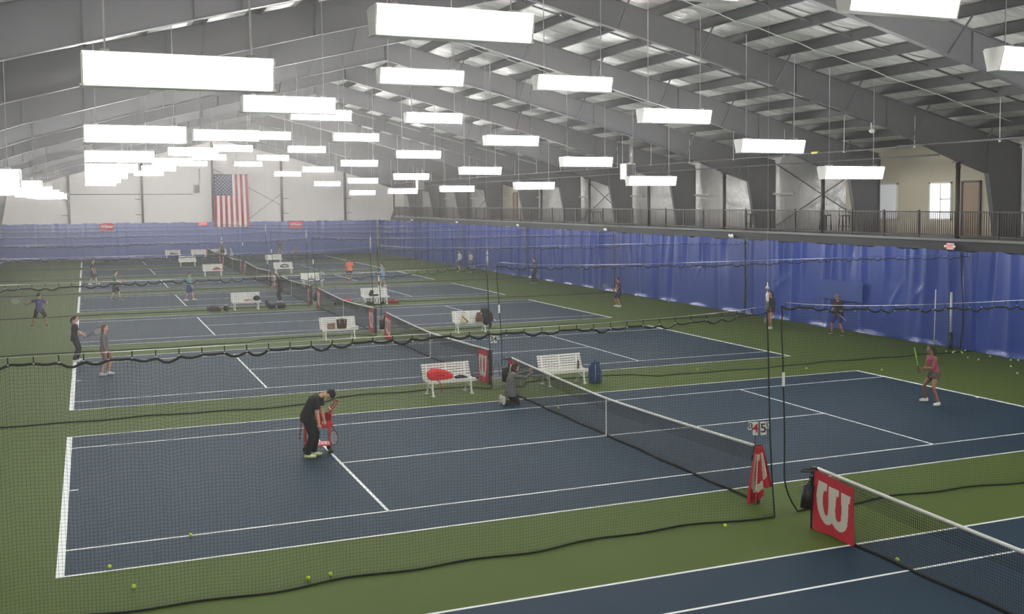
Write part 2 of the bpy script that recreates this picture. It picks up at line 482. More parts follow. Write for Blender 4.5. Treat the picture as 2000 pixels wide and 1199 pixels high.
# posts from deck to rafters, and railing bays between
post_me = None
for i, y in enumerate([f for f in FRAME_Y if -9 < f < 91]):
    b = MB(); b.tube([(0, 0, DECK - .35), (0, 0, 7.05)], .085, 12); b.box((0, 0, 7.03), (.3, .3, .04)); b.tube([(0, 0, 6.78), (0, 0, 6.9)], .1, 12)
    o = b.build('mezzanine_post', M_rail, None, (CX + .12, y, 0))
    tag(o, 'dark round post from the railing up to the %s portal frame' % ORD[[f for f in FRAME_Y if f > -20].index(y) + 1], 'post', 'posts along the mezzanine edge', 'structure')
def railing(ya, yb, label):
    L = yb - ya
    root = empty('deck_railing', (CX + .1, ya, DECK), label=label, cat='railing', group='mezzanine railing bays')
    n = max(1, round(L / 2.06))
    t = MB(); t.bar((0, 0.09, 1.0), (0, L - .09, 1.0), .05, .05); t.build('top_rail', M_rail, root)
    t = MB(); t.bar((0, 0.09, .1), (0, L - .09, .1), .04, .04); t.build('bottom_rail', M_rail, root)
    for j in range(1, n):
        p = MB(); p.box((0, L * j / n, .52), (.07, .07, 1.1)); p.build('railing_post', M_rail, root)
    nb = int(L / .112)
    for j in range(n):
        g = MB()
        m = int(L / n / .112)
        for q in range(1, m):
            g.box((0, L * j / n + q * L / n / m, .55), (.02, .022, .9))
        g.build('baluster_grille', M_rail, root)
    return root
fr = [f for f in FRAME_Y if -17 < f < 91]
for i, (ya, yb) in enumerate(zip(fr[:-1], fr[1:])):
    railing(ya, yb, 'dark metal railing with thin balusters, %s bay of the mezzanine from the camera' % ORD[i + 1])

# ------------------------------------------------------------------ ceiling lights
def make_light():
    root = empty('ceiling_light', (0, 0, 0), cat='light')
    h = MB()   # trapezoid body, wide at the top
    prof = [(-.15, 0.0), (.15, 0.0), (.27, .40), (-.27, .40)]
    h.prism([(-.145, -.02), (.145, -.02), (.145, .01), (-.145, .01)], 'x', -1.27, 1.27)
    h.prism([(-.262, .375), (.262, .375), (.24, .43), (-.24, .43)], 'x', -1.24, 1.24)
    for s in (-1, 1):
        h.prism([(-.152, -.01), (.152, -.01), (.27, .40), (-.27, .40)], 'x', s * 1.235 - .015, s * 1.235 + .015)
    h.build('lamp_housing', M_lamp, root)
    for sy in (-1, 1):
        l = MB()
        for s in (-1, 1):
            x0, x1 = (.006, 1.222) if s > 0 else (-1.222, -.006)
            l.prism([(sy * .143, .01), (sy * .150, .01), (sy * .268, .40), (sy * .255, .40)][::sy], 'x', x0, x1)
        l.build('lamp_lens', M_lens, root)
    return root
proto = make_light()
LXS = [(-14.0, 6.10, ''), (-10.04, 7.24, ''), (-6.1, 8.12, ''), (-2.35, 9.02, ''), (2.45, 9.02, ''), (6.0, 8.12, ''), (9.65, 7.22, ''), (13.0, 6.36, '')]
first = True
for r, n in enumerate(range(0, 8)):
    y = -7.35 + 14.706 * (n - 0) if n < 7 else 95.5
    if n == 7: break
    for c, (x, z, _) in enumerate(LXS):
        o = proto if first else copy_tree(proto)
        first = False
        o.location = (x, y, z)
        tag(o, 'glowing ceiling light, %s of eight from the mezzanine, %s row from the camera' % (ORD[8 - c], ORD[r + 1]), group='hanging lights over the divider nets')
        for s in (-1, 1):
            w = MB(); zt = roofz(x + s * .95) - .2 - z
            w.tube([(s * .95, 0, .44), (s * .95, 0, zt)], .012, 5); w.box((s * .95, 0, .46), (.12, .3, .03))
            w.build('hanger_rod', M_lamp, o)
# unseen lamp row added behind the camera to light the near court
for c, (x, z, _) in enumerate(LXS):
    o = copy_tree(proto); o.location = (x, -22.06 - 2.6, z)
    for ch in list(o.children):
        if ch.name.startswith('hanger_rod'): bpy.data.objects.remove(ch)
    for s in (-1, 1):
        w = MB(); w.tube([(s * .95, 0, .44), (s * .95, 0, roofz(x + s * .95) - .2 - z)], .012, 5); w.build('hanger_rod', M_lamp, o)
    tag(o, 'added unseen ceiling light behind the camera, %s of eight from the mezzanine' % ORD[8 - c], group='hanging lights over the divider nets')
for k in range(0, 8):
    y = -7.35 - 1.9 + 14.706 * k
    if y > 96 : continue
    b = MB(); zz = lambda x: 12.64 - .25 * abs(x - RIDGE)
    b.tube([(x, y + .05 * math.sin(x * 2), zz(x) + .03 * math.sin(x * 4.1)) for x in np.arange(-15, RIDGE, .75)] + [(x, y + .05 * math.sin(x * 2), zz(x) + .03 * math.sin(x * 4.1)) for x in np.arange(RIDGE, 19, .75)], .014, 6)
    tag(b.build('conduit', M_lamp), 'thin pale electrical conduit under the purlins beside light row %s from the camera' % ORD[k + 1], 'conduit', 'conduits under the roof')

# ------------------------------------------------------------------ divider nets
def strands(lines, r):
    """lines: list of (k,3) arrays -> triangular prism strands"""
    Vs = []; Fs = []; off = 0
    for L in lines:
        n = len(L)
        t = np.gradient(L, axis=0); t /= np.linalg.norm(t, axis=1)[:, None] + 1e-9
        up = np.array([0, 1.0, 0]); u = np.cross(t, up); u /= np.linalg.norm(u, axis=1)[:, None] + 1e-9
        w = np.cross(t, u)
        ring = np.stack([L + r * (math.cos(a) * u + math.sin(a) * w) for a in (0.5236, 2.618, 4.712)], 1)
        Vs.append(ring.reshape(-1, 3))
        i = np.arange(n - 1)[:, None] * 3 + np.arange(3)[None]; j = np.arange(n - 1)[:, None] * 3 + (np.arange(3)[None] + 1) % 3
        Fs.append(np.stack([i, j, j + 3, i + 3], -1).reshape(-1, 4) + off); off += n * 3
    return np.concatenate(Vs), np.concatenate(Fs)

def divider(side, seed, near, xo=18.45):
    """meshes of one half; side -1: from the wall to the middle, +1: from the middle to the mezzanine"""
    R = np.random.default_rng(seed)
    xi = -0.40 if side < 0 else 0.0
    xa, xb = (-xo, xi) if side < 0 else (xi, xo)
    ph = R.uniform(0, 6, 6)
    def top(x):
        zt = 3.55 + 0.2 * np.exp(-np.abs(x) / 1.6) + .03 * np.sin(x * .7 + ph[0])
        fr = (x - xi) / .305 % 1.0
        return zt - .075 * 4 * fr * (1 - fr) * (.6 + .5 * np.sin(np.floor((x - xi) / .305) * 1.7 + ph[1]))
    def wob(x, z):
        bul = 0.0 if seed < 12 else 1.0
        k = (1 - z / 3.6)
        return .68 * np.clip(1 - z / 2.0, 0, 1) * np.clip((np.abs(x) - .5) / .5, 0, 1) * np.clip((5.4 - np.abs(x)) / .6, 0, 1) * bul + (.05 * np.sin(x * 1.3 + ph[2]) + .05 * np.sin(x * 3.1 + z * 1.2 + ph[3])) * (.2 + k) + .10 * k * k * np.sin(x * .55 + ph[4])
    def edge(z):   # the loose middle edge swings
        if side < 0: return .17 * (1 - z / 3.7)
        return .35 * np.clip(1 - z / .8, 0, 1) ** 2 + .05 * np.sin(z * 1.6) * (z < 3.5) - .09 * np.clip(z - 2.8, 0, 1)
    cell = .05 if near else .052
    nvx = int((xb - xa) / cell); nz = 14 if near else 6
    lines = []
    zz = np.linspace(0, 1, nz)
    def pt(x, t):
        zt = top(x); z = .015 + (zt - .015) * t
        wgt = np.clip(1 - abs(x - xi) / 1.5, 0, 1)
        xx = x + edge(z) * wgt
        return np.stack([xx + 0 * z, wob(x, z) + 0 * z, z], -1)
    for x in np.linspace(xa, xb, nvx): lines.append(pt(x + 0 * zz, zz))
    xs_ = np.linspace(xa, xb, int((xb - xa) / (.12 if near else .4)))
    for t in np.linspace(0, 1, int(3.55 / cell)): lines.append(pt(xs_, t + 0 * xs_))
    net = strands(lines, .0015 if near else .0014)
    xc = np.linspace(xa, xb, int((xb - xa) / .075))
    cord = pt(xc, 1 + 0 * xc)
    hem = pt(xc, 0 * xc); 
    ze = np.linspace(0, 1, 24); ed = pt(xi + 0 * ze, ze)
    return net, cord, hem, ed, top, xa, xb, xi

_hk = []
def hook_me():
    if not _hk:
        c = MB(); c.tube([(0, 0, -.05), (0, 0, .05)], .008, 4); c.cur = 1; c.ell((0, 0, -.05), (.017, .015, .012), 6, 4)
        _hk.append(c.mesh('hook', [M_hem, M_chrome]))
    return _hk[0]
def make_divider(side, seed, near):
    net, cord, hem, ed, top, xa, xb, xi = divider(side, seed, near)
    root = empty('divider_net', cat='divider net')
    link('netting', fast_mesh('netting', net[0], net[1], M_divnet), root)
    c = MB(); c.tube([tuple(p) for p in cord], .020, 5, rb=.010); c.build('top_cord', M_hem, root)
    c = MB(); c.tube([tuple(p) for p in hem], .016 if near else .02, 5); c.build('bottom_hem', M_hem, root)
    c = MB(); c.tube([tuple(p) for p in ed], .016, 5); c.build('edge_rope', M_hem, root)
    if side > 0:
        c = MB(); c.box((ed[15][0] - .01, ed[15][1] - .02, ed[15][2]), (.05, .02, .25)); c.build('webbing_tag', M_white, root)
    n = int(abs(xb - xa) / .305)
    c = MB()
    for i in range(n + 1):
        x = xi + .305 * i * (-1 if side < 0 else 1)
        z = 3.58 + 0.2 * math.exp(-abs(x) / 1.6)
        if near: link('hook', hook_me(), root, (x, 0, z))
        else: c.tube([(x, 0, z - .05), (x, 0, z + .05)], .008, 4)
    if not near: c.build('hook_chain', M_hem, root)
    c = MB(); c.tube([(x, 0, 3.63 + .2 * math.exp(-abs(x) / 1.6)) for x in np.linspace(xa, xb, 40)], .0035, 4); c.build('support_cable', M_chrome, root)
    return root
DIVY = [-7.35 + 14.706 * k for k in range(7)]
far = {}
for k, y in enumerate(DIVY):
    for side in (-1, 1):
        if k < 3: o = make_divider(side, 10 + k * 2 + (side > 0), True)
        elif (k, side) in ((3, -1), (3, 1)): o = far[side] = make_divider(side, 30 + side, False)
        else: o = copy_tree(far[side])
        o.location = (0, y, 0)
        tag(o, 'dark mesh divider net behind the %s court, half %s' % (ORD[k + 1], 'on the mezzanine side' if side > 0 else 'away from the mezzanine'), group='divider nets hanging between the courts')
    b = MB(); b.tube([(-.38, 0, 3.5), (-.38, 0, 4.2)], .012, 6); b.tube([(-.38, 0, 3.72), (-.38, 0, 4.02)], .028, 8); b.ell((-.38, 0, 4.1), (.035, .035, .045), 8, 6)
    b.tube([(-.38, 0, 4.2), (-.38, 0, roofz(-.38) - .1)], .003, 4)
    o = b.build('pull_rope', M_chrome, None, (0, y, 0))
    tag(o, 'pale pulley and rope dropping from the roof where the %s divider net parts' % ORD[k + 1], 'rope', 'divider net ropes')

# ------------------------------------------------------------------ tennis nets
def tnet_top(v): return .914 + .156 * min(1, abs(v) / 6.4) ** 1.3
def make_tnet(near):
    root = empty('tennis_net', cat='tennis net')
    lines = []
    c = .046
    vv = np.arange(-6.38, 6.385, c)
    for v in vv:
        zt = tnet_top(v) - .02
        bulge = .0
        lines.append(np.array([(0, v, .03), (0.012 * math.sin(v * 2), v, .45), (0, v, zt)]))
    ys = np.linspace(-6.38, 6.38, 60)
    for i in range(21):
        t = i / 20
        lines.append(np.array([(0.010 * math.sin(v * 2) * math.sin(t * 3.14), v, .03 + (tnet_top(v) - .05) * t) for v in ys]))
    for i in range(6):   # doubled upper rows
        lines.append(np.array([(0.006, v, tnet_top(v) - .07 - i * .044) for v in ys]))
    for v in np.arange(-6.36, 6.37, .046): lines.append(np.array([(0.006, v + .02, tnet_top(v) - .31), (0.006, v + .02, tnet_top(v) - .04)]))
    Vs = []
    def strandsx(lines, r):
        P = [np.stack([L[:, 1], L[:, 0], L[:, 2]], 1) for L in lines]
        Vv, Ff = strands(P, r); return np.stack([Vv[:, 1], Vv[:, 0], Vv[:, 2]], 1), Ff
    Vv, Ff = strandsx(lines, .0025)
    link('netting', fast_mesh('netting', Vv, Ff, M_net), root)
    b = MB()
    pts = [(0, v, tnet_top(v) - .005) for v in np.linspace(-6.38, 6.38, 40)]
    b.tube(pts, .012, 6, rb=.034, side=(1, 0, 0)); b.build('headband', M_white, root)
    b = MB(); b.box((0, 0, .46), (.012, .05, .90)); b.box((0, 0, .012), (.16, .06, .02)); b.build('center_strap', M_white, root)
    b = MB(); b.tube([(0.02 + .015 * math.sin(v * 3), v, .022) for v in np.linspace(-6.35, 6.35, 70)], .026, 6); b.build('bottom_hem', M_net, root)
    for s in (-1, 1):
        b = MB(); b.box((0, s * 6.47, .53), (.09, .09, 1.06)); b.box((0, s * 6.47, 1.065), (.1, .1, .02)); b.tube([(0, s * 6.36, 1.05), (0, s * 6.47, 1.05)], .02, 6)
        b.box((-.06, s * 6.47, .86), (.05, .07, .12)); b.tube([(-.07, s * 6.47, .86), (-.12, s * 6.47, .86), (-.12, s * 6.47, .78)], .008, 5)
        b.build('net_post', M_black, root)
    return root
tn = make_tnet(True)
for n in range(-1, 7):
    o = tn if n == -1 else copy_tree(tn)
    o.location = (0, n * PT, 0)
    tag(o, 'black tennis net with white headband across the %s court' % CN[n].replace('front', 'first, cut off'), group='tennis nets')

# ------------------------------------------------------------------ banners at the net posts
WPOLY = [(-8.386, 0.875), (-8.621, 0.87), (-8.612, 0.748), (-8.553, 0.748), (-8.514, 0.68), (-8.502, 0.589), (-8.511, 0.458), (-8.547, 0.35), (-8.595, 0.316), (-8.629, 0.335), (-8.651, 0.421), (-8.661, 0.57), (-8.663, 0.717), (-8.661, 0.859), (-8.93, 0.857), (-8.914, 0.735), (-8.864, 0.737), (-8.844, 0.616), (-8.839, 0.47), (-8.847, 0.371), (-8.882, 0.315), (-8.935, 0.304), (-8.979, 0.348), (-8.988, 0.509), (-8.983, 0.651), (-8.976, 0.844), (-9.23, 0.839), (-9.204, 0.703), (-9.173, 0.707), (-9.158, 0.581), (-9.149, 0.437), (-9.129, 0.288), (-9.086, 0.205), (-9.009, 0.154), (-8.942, 0.143), (-8.851, 0.161), (-8.781, 0.208), (-8.74, 0.233), (-8.701, 0.189), (-8.62, 0.161), (-8.55, 0.174), (-8.455, 0.252), (-8.382, 0.366), (-8.344, 0.49), (-8.326, 0.604), (-8.341, 0.712)]
# banner coordinates: s 0..1.04 away from the post top corner, t height
WST = [(-p[0] - 8.25, p[1]) for p in WPOLY]
def inside(px, py, poly):
    c = False; j = len(poly) - 1
    for i in range(len(poly)):
        xi, yi = poly[i]; xj, yj = poly[j]
        if (yi > py) != (yj > py) and px < (xj - xi) * (py - yi) / (yj - yi) + xi: c = not c
        j = i
    return c
def banner_mesh(F, nu=96, nv=92, mirror=False):
    """F(s, t): point on the cloth for s in 0..1.06, t in 0..1 (height)"""
    V = []; Fc = []; mi = []
    W_, H_ = 1.06, 1.02
    for off in (0, 1):
        for j in range(nv + 1):
            for i in range(nu + 1):
                p = F(W_ * i / nu, H_ * j / nv); V.append((p[0] - off * .006, p[1], p[2]))
    n1 = (nu + 1) * (nv + 1)
    for off in (0, 1):
        for j in range(nv):
            for i in range(nu):
                s = W_ * (i + .5) / nu; t = H_ * (j + .5) / nv
                a = off * n1 + j * (nu + 1) + i
                q = (a, a + 1, a + nu + 2, a + nu + 1)
                Fc.append(q if off else q[::-1]); ss = W_ - s if mirror else s
                mi.append(1 if inside(ss, t, WST) else 0)
    me = bpy.data.meshes.new('banner'); me.from_pydata(V, [], Fc)
    me.materials.append(M_red); me.materials.append(M_bone); me.polygons.foreach_set('material_index', [int(q) for q in mi])
    me.polygons.foreach_set('use_smooth', [True] * len(Fc)); me.update()
    return me
def flat_banner(name, y0, sgn, seed, label, pinch=0.0):
    """hung on the net from the post at y0 towards sgn"""
    R = random.Random(seed); a = R.uniform(0, 6)
    def F(s, t):
        z = .03 + t * (1.0 - .05 * s)
        z += -.02 * s
        x = -.05 - .02 * math.sin(s * 5 + a) * (1 - t) - .015 * math.sin(t * 4 + s * 9 + a) * (1 - t)
        ss = s * (1 - pinch * (1 - .4 * t))
        x -= pinch * .06 * abs(math.sin(s * 9)) * (1.2 - t)
        return (x, y0 + sgn * ss, z)
    o = link(name, banner_mesh(F, mirror=(sgn > 0)))
    return tag(o, label, 'banner', 'red logo banners at the net posts')
flat_banner('logo_banner', -8.30, -1, 1, 'large red banner with a white curved W at the post of the first net')
flat_banner('logo_banner', PT - 6.40, 1, 2, 'red W banner on the third court net at the end towards the camera', .12)
flat_banner('logo_banner', PT + 6.40, -1, 3, 'red W banner on the third court net at the far post', .08)
flat_banner('logo_banner', 2 * PT - 6.40, 1, 4, 'red W banner on the fourth court net at the end towards the camera', .12)
flat_banner('logo_banner', 2 * PT + 6.40, -1, 5, 'red W banner on the fourth court net at the far post', .1)
for n in (3, 4, 5, 6):
    flat_banner('logo_banner', n * PT - 6.40, 1, 10 + n, 'red and white banner on the %s court net at the end towards the camera' % CN[n], .45)
    flat_banner('logo_banner', n * PT + 6.40, -1, 20 + n, 'red and white banner on the %s court net at the far post' % CN[n], .45)
flat_banner('logo_banner', 6.40, -1, 6, 'red banner on the far post of the second net behind the kneeling person', .8)
# draped banner on the near post of the second net: two flaps hanging either side of the post
def F(s, t):
    u = s / 1.06; lo = max(0.0, 1 - t)
    if u < .60:
        q = u / .60
        x = -.08 * (1 - q) - lo ** .9 * (.20 * (1 - q) + .03 * q) + .015 * math.sin(u * 40) * lo
        z = .04 + t * 1.05
    else:
        q = (u - .60) / .40
        x = .0 + .07 * q + lo ** .9 * (.03 * (1 - q) + .19 * q) + .015 * math.sin(u * 40) * lo
        z = 1.09 - (1.05 * (1 - t)) * (1 - .24 * min(1, q * 3))
    y = -6.545 - .045 * math.sin(u * 32) * lo ** .5 - .02 * lo
    if abs(u - .60) < .05: y += .07 * lo
    return (x, y, z)
o = link('logo_banner', banner_mesh(F)); tag(o, 'crumpled red and white banner draped over the near post of the second net', 'banner', 'red logo banners at the net posts')

# ------------------------------------------------------------------ scorekeepers
def text_obj(s, size, m, parent, loc, rot, name='digit', extrude=.002):
    cu = bpy.data.curves.new(name, 'FONT'); cu.body = s; cu.size = size; cu.align_x = 'CENTER'; cu.align_y = 'CENTER'; cu.extrude = extrude
    cu.offset = size * .012
    t = bpy.data.objects.new(name, cu); COL.objects.link(t)
    bpy.context.view_layer.update()
    dg = bpy.context.evaluated_depsgraph_get()
    me = bpy.data.meshes.new_from_object(t.evaluated_get(dg)); me.name = name
    bpy.data.objects.remove(t); me.materials.clear(); me.materials.append(m)
    o = bpy.data.objects.new(name, me); COL.objects.link(o); o.parent = parent; o.location = loc; o.rotation_euler = rot
    return o
M_dblack = mat('digit_black', srgb(20, 20, 22), 0.6, var=0)
M_dred = mat('digit_red', srgb(190, 30, 50), 0.6, var=0)
def scorekeeper(y, cards, label, zc=1.39, x0=0.0):
    root = empty('scorekeeper', (x0, y, 0), math.radians(-20), label, 'scorekeeper', 'score cards above the net posts')
    p = MB(); p.tube([(0, .03, 1.06), (0, .03, 1.53)], .008, 6); p.tube([(-.17, .03, 1.52), (.27, .03, 1.54)], .006, 6); p.build('card_holder', M_black, root)
    for (x, w, h, ch, m, tilt) in cards:
        c = MB(); c.box((0, 0, 0), (w, .006, h))
        q = c.build('score_card', M_white, root); q.location = (x, 0, 1.52 - h / 2); q.rotation_euler.y = tilt
        text_obj(ch, h * .95, m, q, (0, -.005, 0), (math.radians(90), 0, 0))
    return root
scorekeeper(-6.42, [(-.10, .07, .15, '0', M_dblack, .2), (.0, .1, .25, '4', M_dred, .02), (.15, .11, .25, '5', M_dblack, -.05), (.245, .06, .13, '0', M_dblack, 0)], 'hanging scorekeeper cards reading red 4 and black 5 above the second net')
scorekeeper(PT - 6.42, [(.05, .1, .24, '3', M_dblack, .02), (.17, .1, .24, '4', M_dblack, -.03), (.26, .05, .14, '1', M_dblack, 0)], 'hanging scorekeeper cards reading 3 4 above the third net')
scorekeeper(2 * PT - 6.42, [(-.15, .06, .16, '1', M_dblack, .1), (.0, .14, .24, '3', M_dblack, .02), (.15, .14, .24, '2', M_dblack, -.03), (.27, .06, .16, '1', M_dblack, 0)], 'hanging scorekeeper cards reading 3 2 above the fourth net')
scorekeeper(3 * PT - 6.42, [(.04, .13, .2, '0', M_dblack, .02), (.2, .1, .2, '1', M_dblack, -.03)], 'small hanging scorekeeper cards above the fifth net')

# bins and trays hung behind the far posts
def bin_at(y, label, tilt=.3):
    root = empty('hanging_bin', (0, y, 0), 0, label, 'bin', 'black bins hooked on the far net posts')
    b = MB()
    for (r0, z0, r1, z1) in ((.10, .36, .14, .76),):
        n = 16
        V = []
        for (r, z) in ((.10, 0), (.14, .42), (.125, .42), (.09, .02)):
            for k in range(n):
                a = 2 * math.pi * k / n; V.append((r * math.cos(a), r * math.sin(a) * .8, z))
        Fc = []
        for q in range(3):
            for k in range(n): Fc.append((q * n + k, q * n + (k + 1) % n, (q + 1) * n + (k + 1) % n, (q + 1) * n + k))
        Fc.append(tuple(range(n))[::-1]); Fc.append(tuple(3 * n + k for k in range(n)))
        b.smooth = True; b.add(V, Fc); b.smooth = False
    o = b.build('bucket', M_black, root, (-.16, .04, .36)); o.rotation_euler = (0, tilt, 0)
    w = MB(); w.tube([(-.03, 0, .97), (-.1, 0, .86), (-.2, 0, .80), (-.28, 0, .78)], .006, 5); w.tube([(-.03, 0, .8), (-.28, .0, .79)], .006, 5); w.build('bin_hook', M_chrome, root)
    t = MB()
    t.tube([(-.16 + .12 * math.cos(a), .1 * math.sin(a), 1.03) for a in np.linspace(0, 2 * math.pi, 17)[:-1]], .014, 6, closed=True)
    t.tube([(-.03, 0, 1.03), (-.28, 0, 1.03)], .007, 5); t.tube([(-.16, -.1, 1.03), (-.16, .1, 1.03)], .007, 5)
    t.build('cup_ring', M_black, root)
    return root
bin_at(-PT + 6.46, 'black bin and cup ring hooked behind the post of the first net', .25)
bin_at(6.46, 'black bin and cup ring hooked on the far post of the second net', .05)
bin_at(PT + 6.46, 'black bin and cup ring hooked on the far post of the third net', .05)
bin_at(2 * PT + 6.46, 'black bin tilting away from the far post of the fourth net', .3)

# ------------------------------------------------------------------ blue curtains
def folds_fn(L, H, seed, dens, amp):
    R = np.random.default_rng(seed)
    n = int(L * dens)
    P = [(R.uniform(0, L), R.uniform(.05, .20), R.uniform(-.25, .3), R.uniform(.3, 1) * amp * R.choice([1, 1, -1]), R.uniform(.0, .9), R.uniform(-.1, .22)) for _ in range(n)]
    Q = [(R.uniform(0, L), R.uniform(.3, .8), R.uniform(1.0, 2.6), R.uniform(.1, .4), R.choice([-1, 1]) * R.uniform(.6, 1.6)) for _ in range(max(2, n // 8))]
    def f(u, z):
        d = 0
        for (c, w, sl, a, z0, cur) in P:
            zz = z / H
            cc = c + sl * (1 - zz) + cur * (1 - zz) ** 2
            g = a * max(0.0, min(1.0, (zz - z0 * .8) * 2.5 + .25)) if z0 > .3 else a
            dd = (u - cc) / (w * (1 + .6 * (1 - zz)))
            if abs(dd) < 3: d += g * math.exp(-dd * dd)
        for (c, w, zc, a, s) in Q:       # swags
            dz = z - zc - s * (u - c)
            if abs(dz) < .3 and abs(u - c) < w: d += .35 * amp * math.exp(-(dz / .1) ** 2) * math.cos((u - c) / w * 1.57)
        return d
    return f
def curtain(name, origin, dirn, normal, L, H, seed, dens, amp, label, z0=.02, du=.05, patch=None):
    f = folds_fn(L, H, seed, dens, amp)
    nu, nv = int(L / du), int(H / .12)
    V = []; ox, oy = origin
    ph = seed * 1.3
    for j in range(nv + 1):
        z = z0 + (H - z0) * j / nv
        for i in range(nu + 1):
            u = L * i / nu
            d = f(u, z) + .03 * math.sin(u * .8 + ph)
            zz = z + (.03 * math.sin(u * 2.3 + ph) + .02 * math.sin(u * 7)) * (j == nv)
            if j == 0: d += .05 * math.sin(u * 1.9 + ph) + .03
            V.append((ox + dirn[0] * u + normal[0] * d, oy + dirn[1] * u + normal[1] * d, zz))
    F_ = [(j * (nu + 1) + i, j * (nu + 1) + i + 1, (j + 1) * (nu + 1) + i + 1, (j + 1) * (nu + 1) + i) for j in range(nv) for i in range(nu)]
    root = empty('blue_curtain', (0, 0, 0), 0, label, 'curtain', 'blue vinyl backdrop curtains')
    o = link('curtain_sheet', fast_mesh('curtain_sheet', np.array(V), np.array(F_), M_tarp, True), root)
    return root
edges = [-28] + [y + .55 for y in DIVY] + [97.2]
for i, (ya, yb) in enumerate(zip(edges[:-1], edges[1:])):
    if yb < -8: continue
    r = curtain('blue_curtain', (CX - .04, ya + .01), (0, 1), (-1, 0), yb - ya - .02, DECK - .45, 40 + i, 2.0 if i != 1 else 1.4, .13,
            'glossy blue vinyl curtain below the mezzanine, %s panel from the camera' % ORD[i])
    r.location.x = -.04 * (i % 2)
    if i == 1:
        p = MB(); p.grid(lambda u, v: (CX - .17, 13.4 + 2.95 * u, 1.3 + .85 * v), 8, 4); p.build('patch', M_tarp2, r)
    sm = MB(); sm.tube([(CX - .12 + .02 * math.sin(z * 2), yb - .1 - .12 * math.sin(z), z) for z in np.linspace(.03, DECK - .5, 10)], .02, 5)
    sm.build('seam', M_hem, r)
xe = [-18.85, -9.5, -.3, 9.0, 18.45]
for i, (xa, xb) in enumerate(zip(xe[:-1], xe[1:])):
    curtain('blue_curtain', (xa, 97.4 - .13 * (i % 2)), (1, 0), (0, -1), xb - xa + (.12 if i % 2 == 0 else -.02), 3.66, 60 + i, 1.0, .05, 'blue vinyl curtain on the far wall, %s panel from the mezzanine' % ORD[4 - i], du=.1)
for i, (ya, yb) in enumerate(((14, 42), (42, 70), (70, 97.2))):
    curtain('blue_curtain', (-18.85, ya + .01), (0, 1), (1, 0), yb - ya - .02, 3.7, 70 + i, .8, .05, 'blue vinyl curtain on the wall opposite the mezzanine, %s panel from the camera' % ORD[i + 1], du=.12)
b = MB(); b.tube([(18.3, 8.12, .62), (18.3, 8.12, 2.15)], .045, 10); b.build
o = empty('padded_post', (0, 0, 0), 0, 'pale post with dark green foot pad standing against the blue curtain', 'post')
b.build('post', M_lamp, o); b = MB(); b.tube([(18.3, 8.12, 0), (18.3, 8.12, .64)], .075, 10); b.build('foot_pad', mat('pad_green', srgb(42, 62, 44), .7), o)
b = MB(); b.tube([(18.35, 9.06, .02), (18.4, 9.06, 2.18)], .02, 8)  # white rod standing in for the bright highlight along the curtain edge
tag(b.build('highlight_rod', M_white), 'thin white rod imitating the highlight on the curtain edge by the padded post', 'pole')

# ------------------------------------------------------------------ flag and signs on the far wall
M_fred = mat('flag_red', srgb(172, 40, 58), .7, var=.03); M_fwh = mat('flag_white', srgb(236, 226, 224), .7, var=.03); M_fbl = mat('flag_blue', srgb(44, 52, 96), .7, var=.03)
root = empty('flag', (1.08, 97.12, 8.66), 0, 'large stars and stripes flag hanging vertically on the far wall', 'flag')
FW, FH = 3.42, 5.52
def fp(u, v): return (u * FW + .10 * (1 - v) * 0 + .12 * v * u, .05 * math.sin(u * 14 + v * 2) * v - .02, -v * FH)
b = MB()
for i in range(13):
    b.cur = i % 2
    if i < 7:
        b.grid(lambda u, v: fp((i + u) / 13, .4 + .6 * v), 3, 18)
    else:
        b.grid(lambda u, v: fp((i + u) / 13, v), 3, 24)
b.build('stripes', [M_fred, M_fwh], root)
b = MB(); b.grid(lambda u, v: fp(u * 7 / 13, v * .4), 21, 14); b.build('canton', M_fbl, root)
b = MB()
for r_ in range(11):
    for c in range(9):
        if (r_ + c) % 2: continue
        u = (c + 1) / 10 * 7 / 13; v = (r_ + 1) / 12 * .4
        p = fp(u, v); pts = []
        for q in range(10):
            rr = .085 if q % 2 == 0 else .034
            a = math.pi / 2 + q * math.pi / 5
            pts.append((p[0] + rr * math.cos(a), p[2] + rr * math.sin(a)))
        b.prism(pts, 'y', p[1] - .02, p[1] - .012)
b.build('star_pattern', M_fwh, root)
b = MB(); b.tube([(-.05, 0, .02), (FW + .05, 0, .02)], .025, 8); b.tube([(FW * .3, 0, .02), (FW * .3, 1.80, .02)], .02, 6); b.tube([(FW - .1, 0, .02), (FW - .1, 1.80, .02)], .02, 6); b.build('flag_rod', M_chrome, root)

def wall_sign(name, x0, x1, z0, z1, text, label, oval):
    root = empty(name, ((x0 + x1) / 2, 97.1, (z0 + z1) / 2), 0, label, 'sign', 'red signs on the far curtain')
    w, h = x1 - x0, z1 - z0
    b = MB()
    if oval: b.prism([(w / 2 * max(-1, min(1, 1.25 * math.cos(a))), h / 2 * max(-1, min(1, 1.15 * math.sin(a)))) for a in np.linspace(0, 2 * math.pi, 25)[:-1]], 'y', -.02, .02)
    else: b.box((0, 0, 0), (w, .04, h))
    b.build('sign_board', M_red, root)
    text_obj(text, h * .52, M_fwh, root, (0, -.03, .02), (math.radians(90), 0, 0), 'lettering', .004)
    return root
wall_sign('wall_sign', -10.05, -8.73, 2.93, 3.70, 'Wilson', 'red rounded sign with white script on the far curtain away from the flag', True)
wall_sign('wall_sign', 8.72, 10.2, 2.90, 3.66, 'Wilson', 'red rectangular sign with white script on the far curtain on the mezzanine side', False)
root = empty('exit_sign', (-.12, 97.1, 3.50), 0, 'glowing red EXIT sign on the far curtain beside the flag', 'exit sign')
b = MB(); b.box((0, 0, 0), (.86, .08, .30)); b.build('sign_face', M_exit, root); b = MB(); b.box((0, .2, 0), (.1, .36, .1)); b.build('bracket', M_black, root)
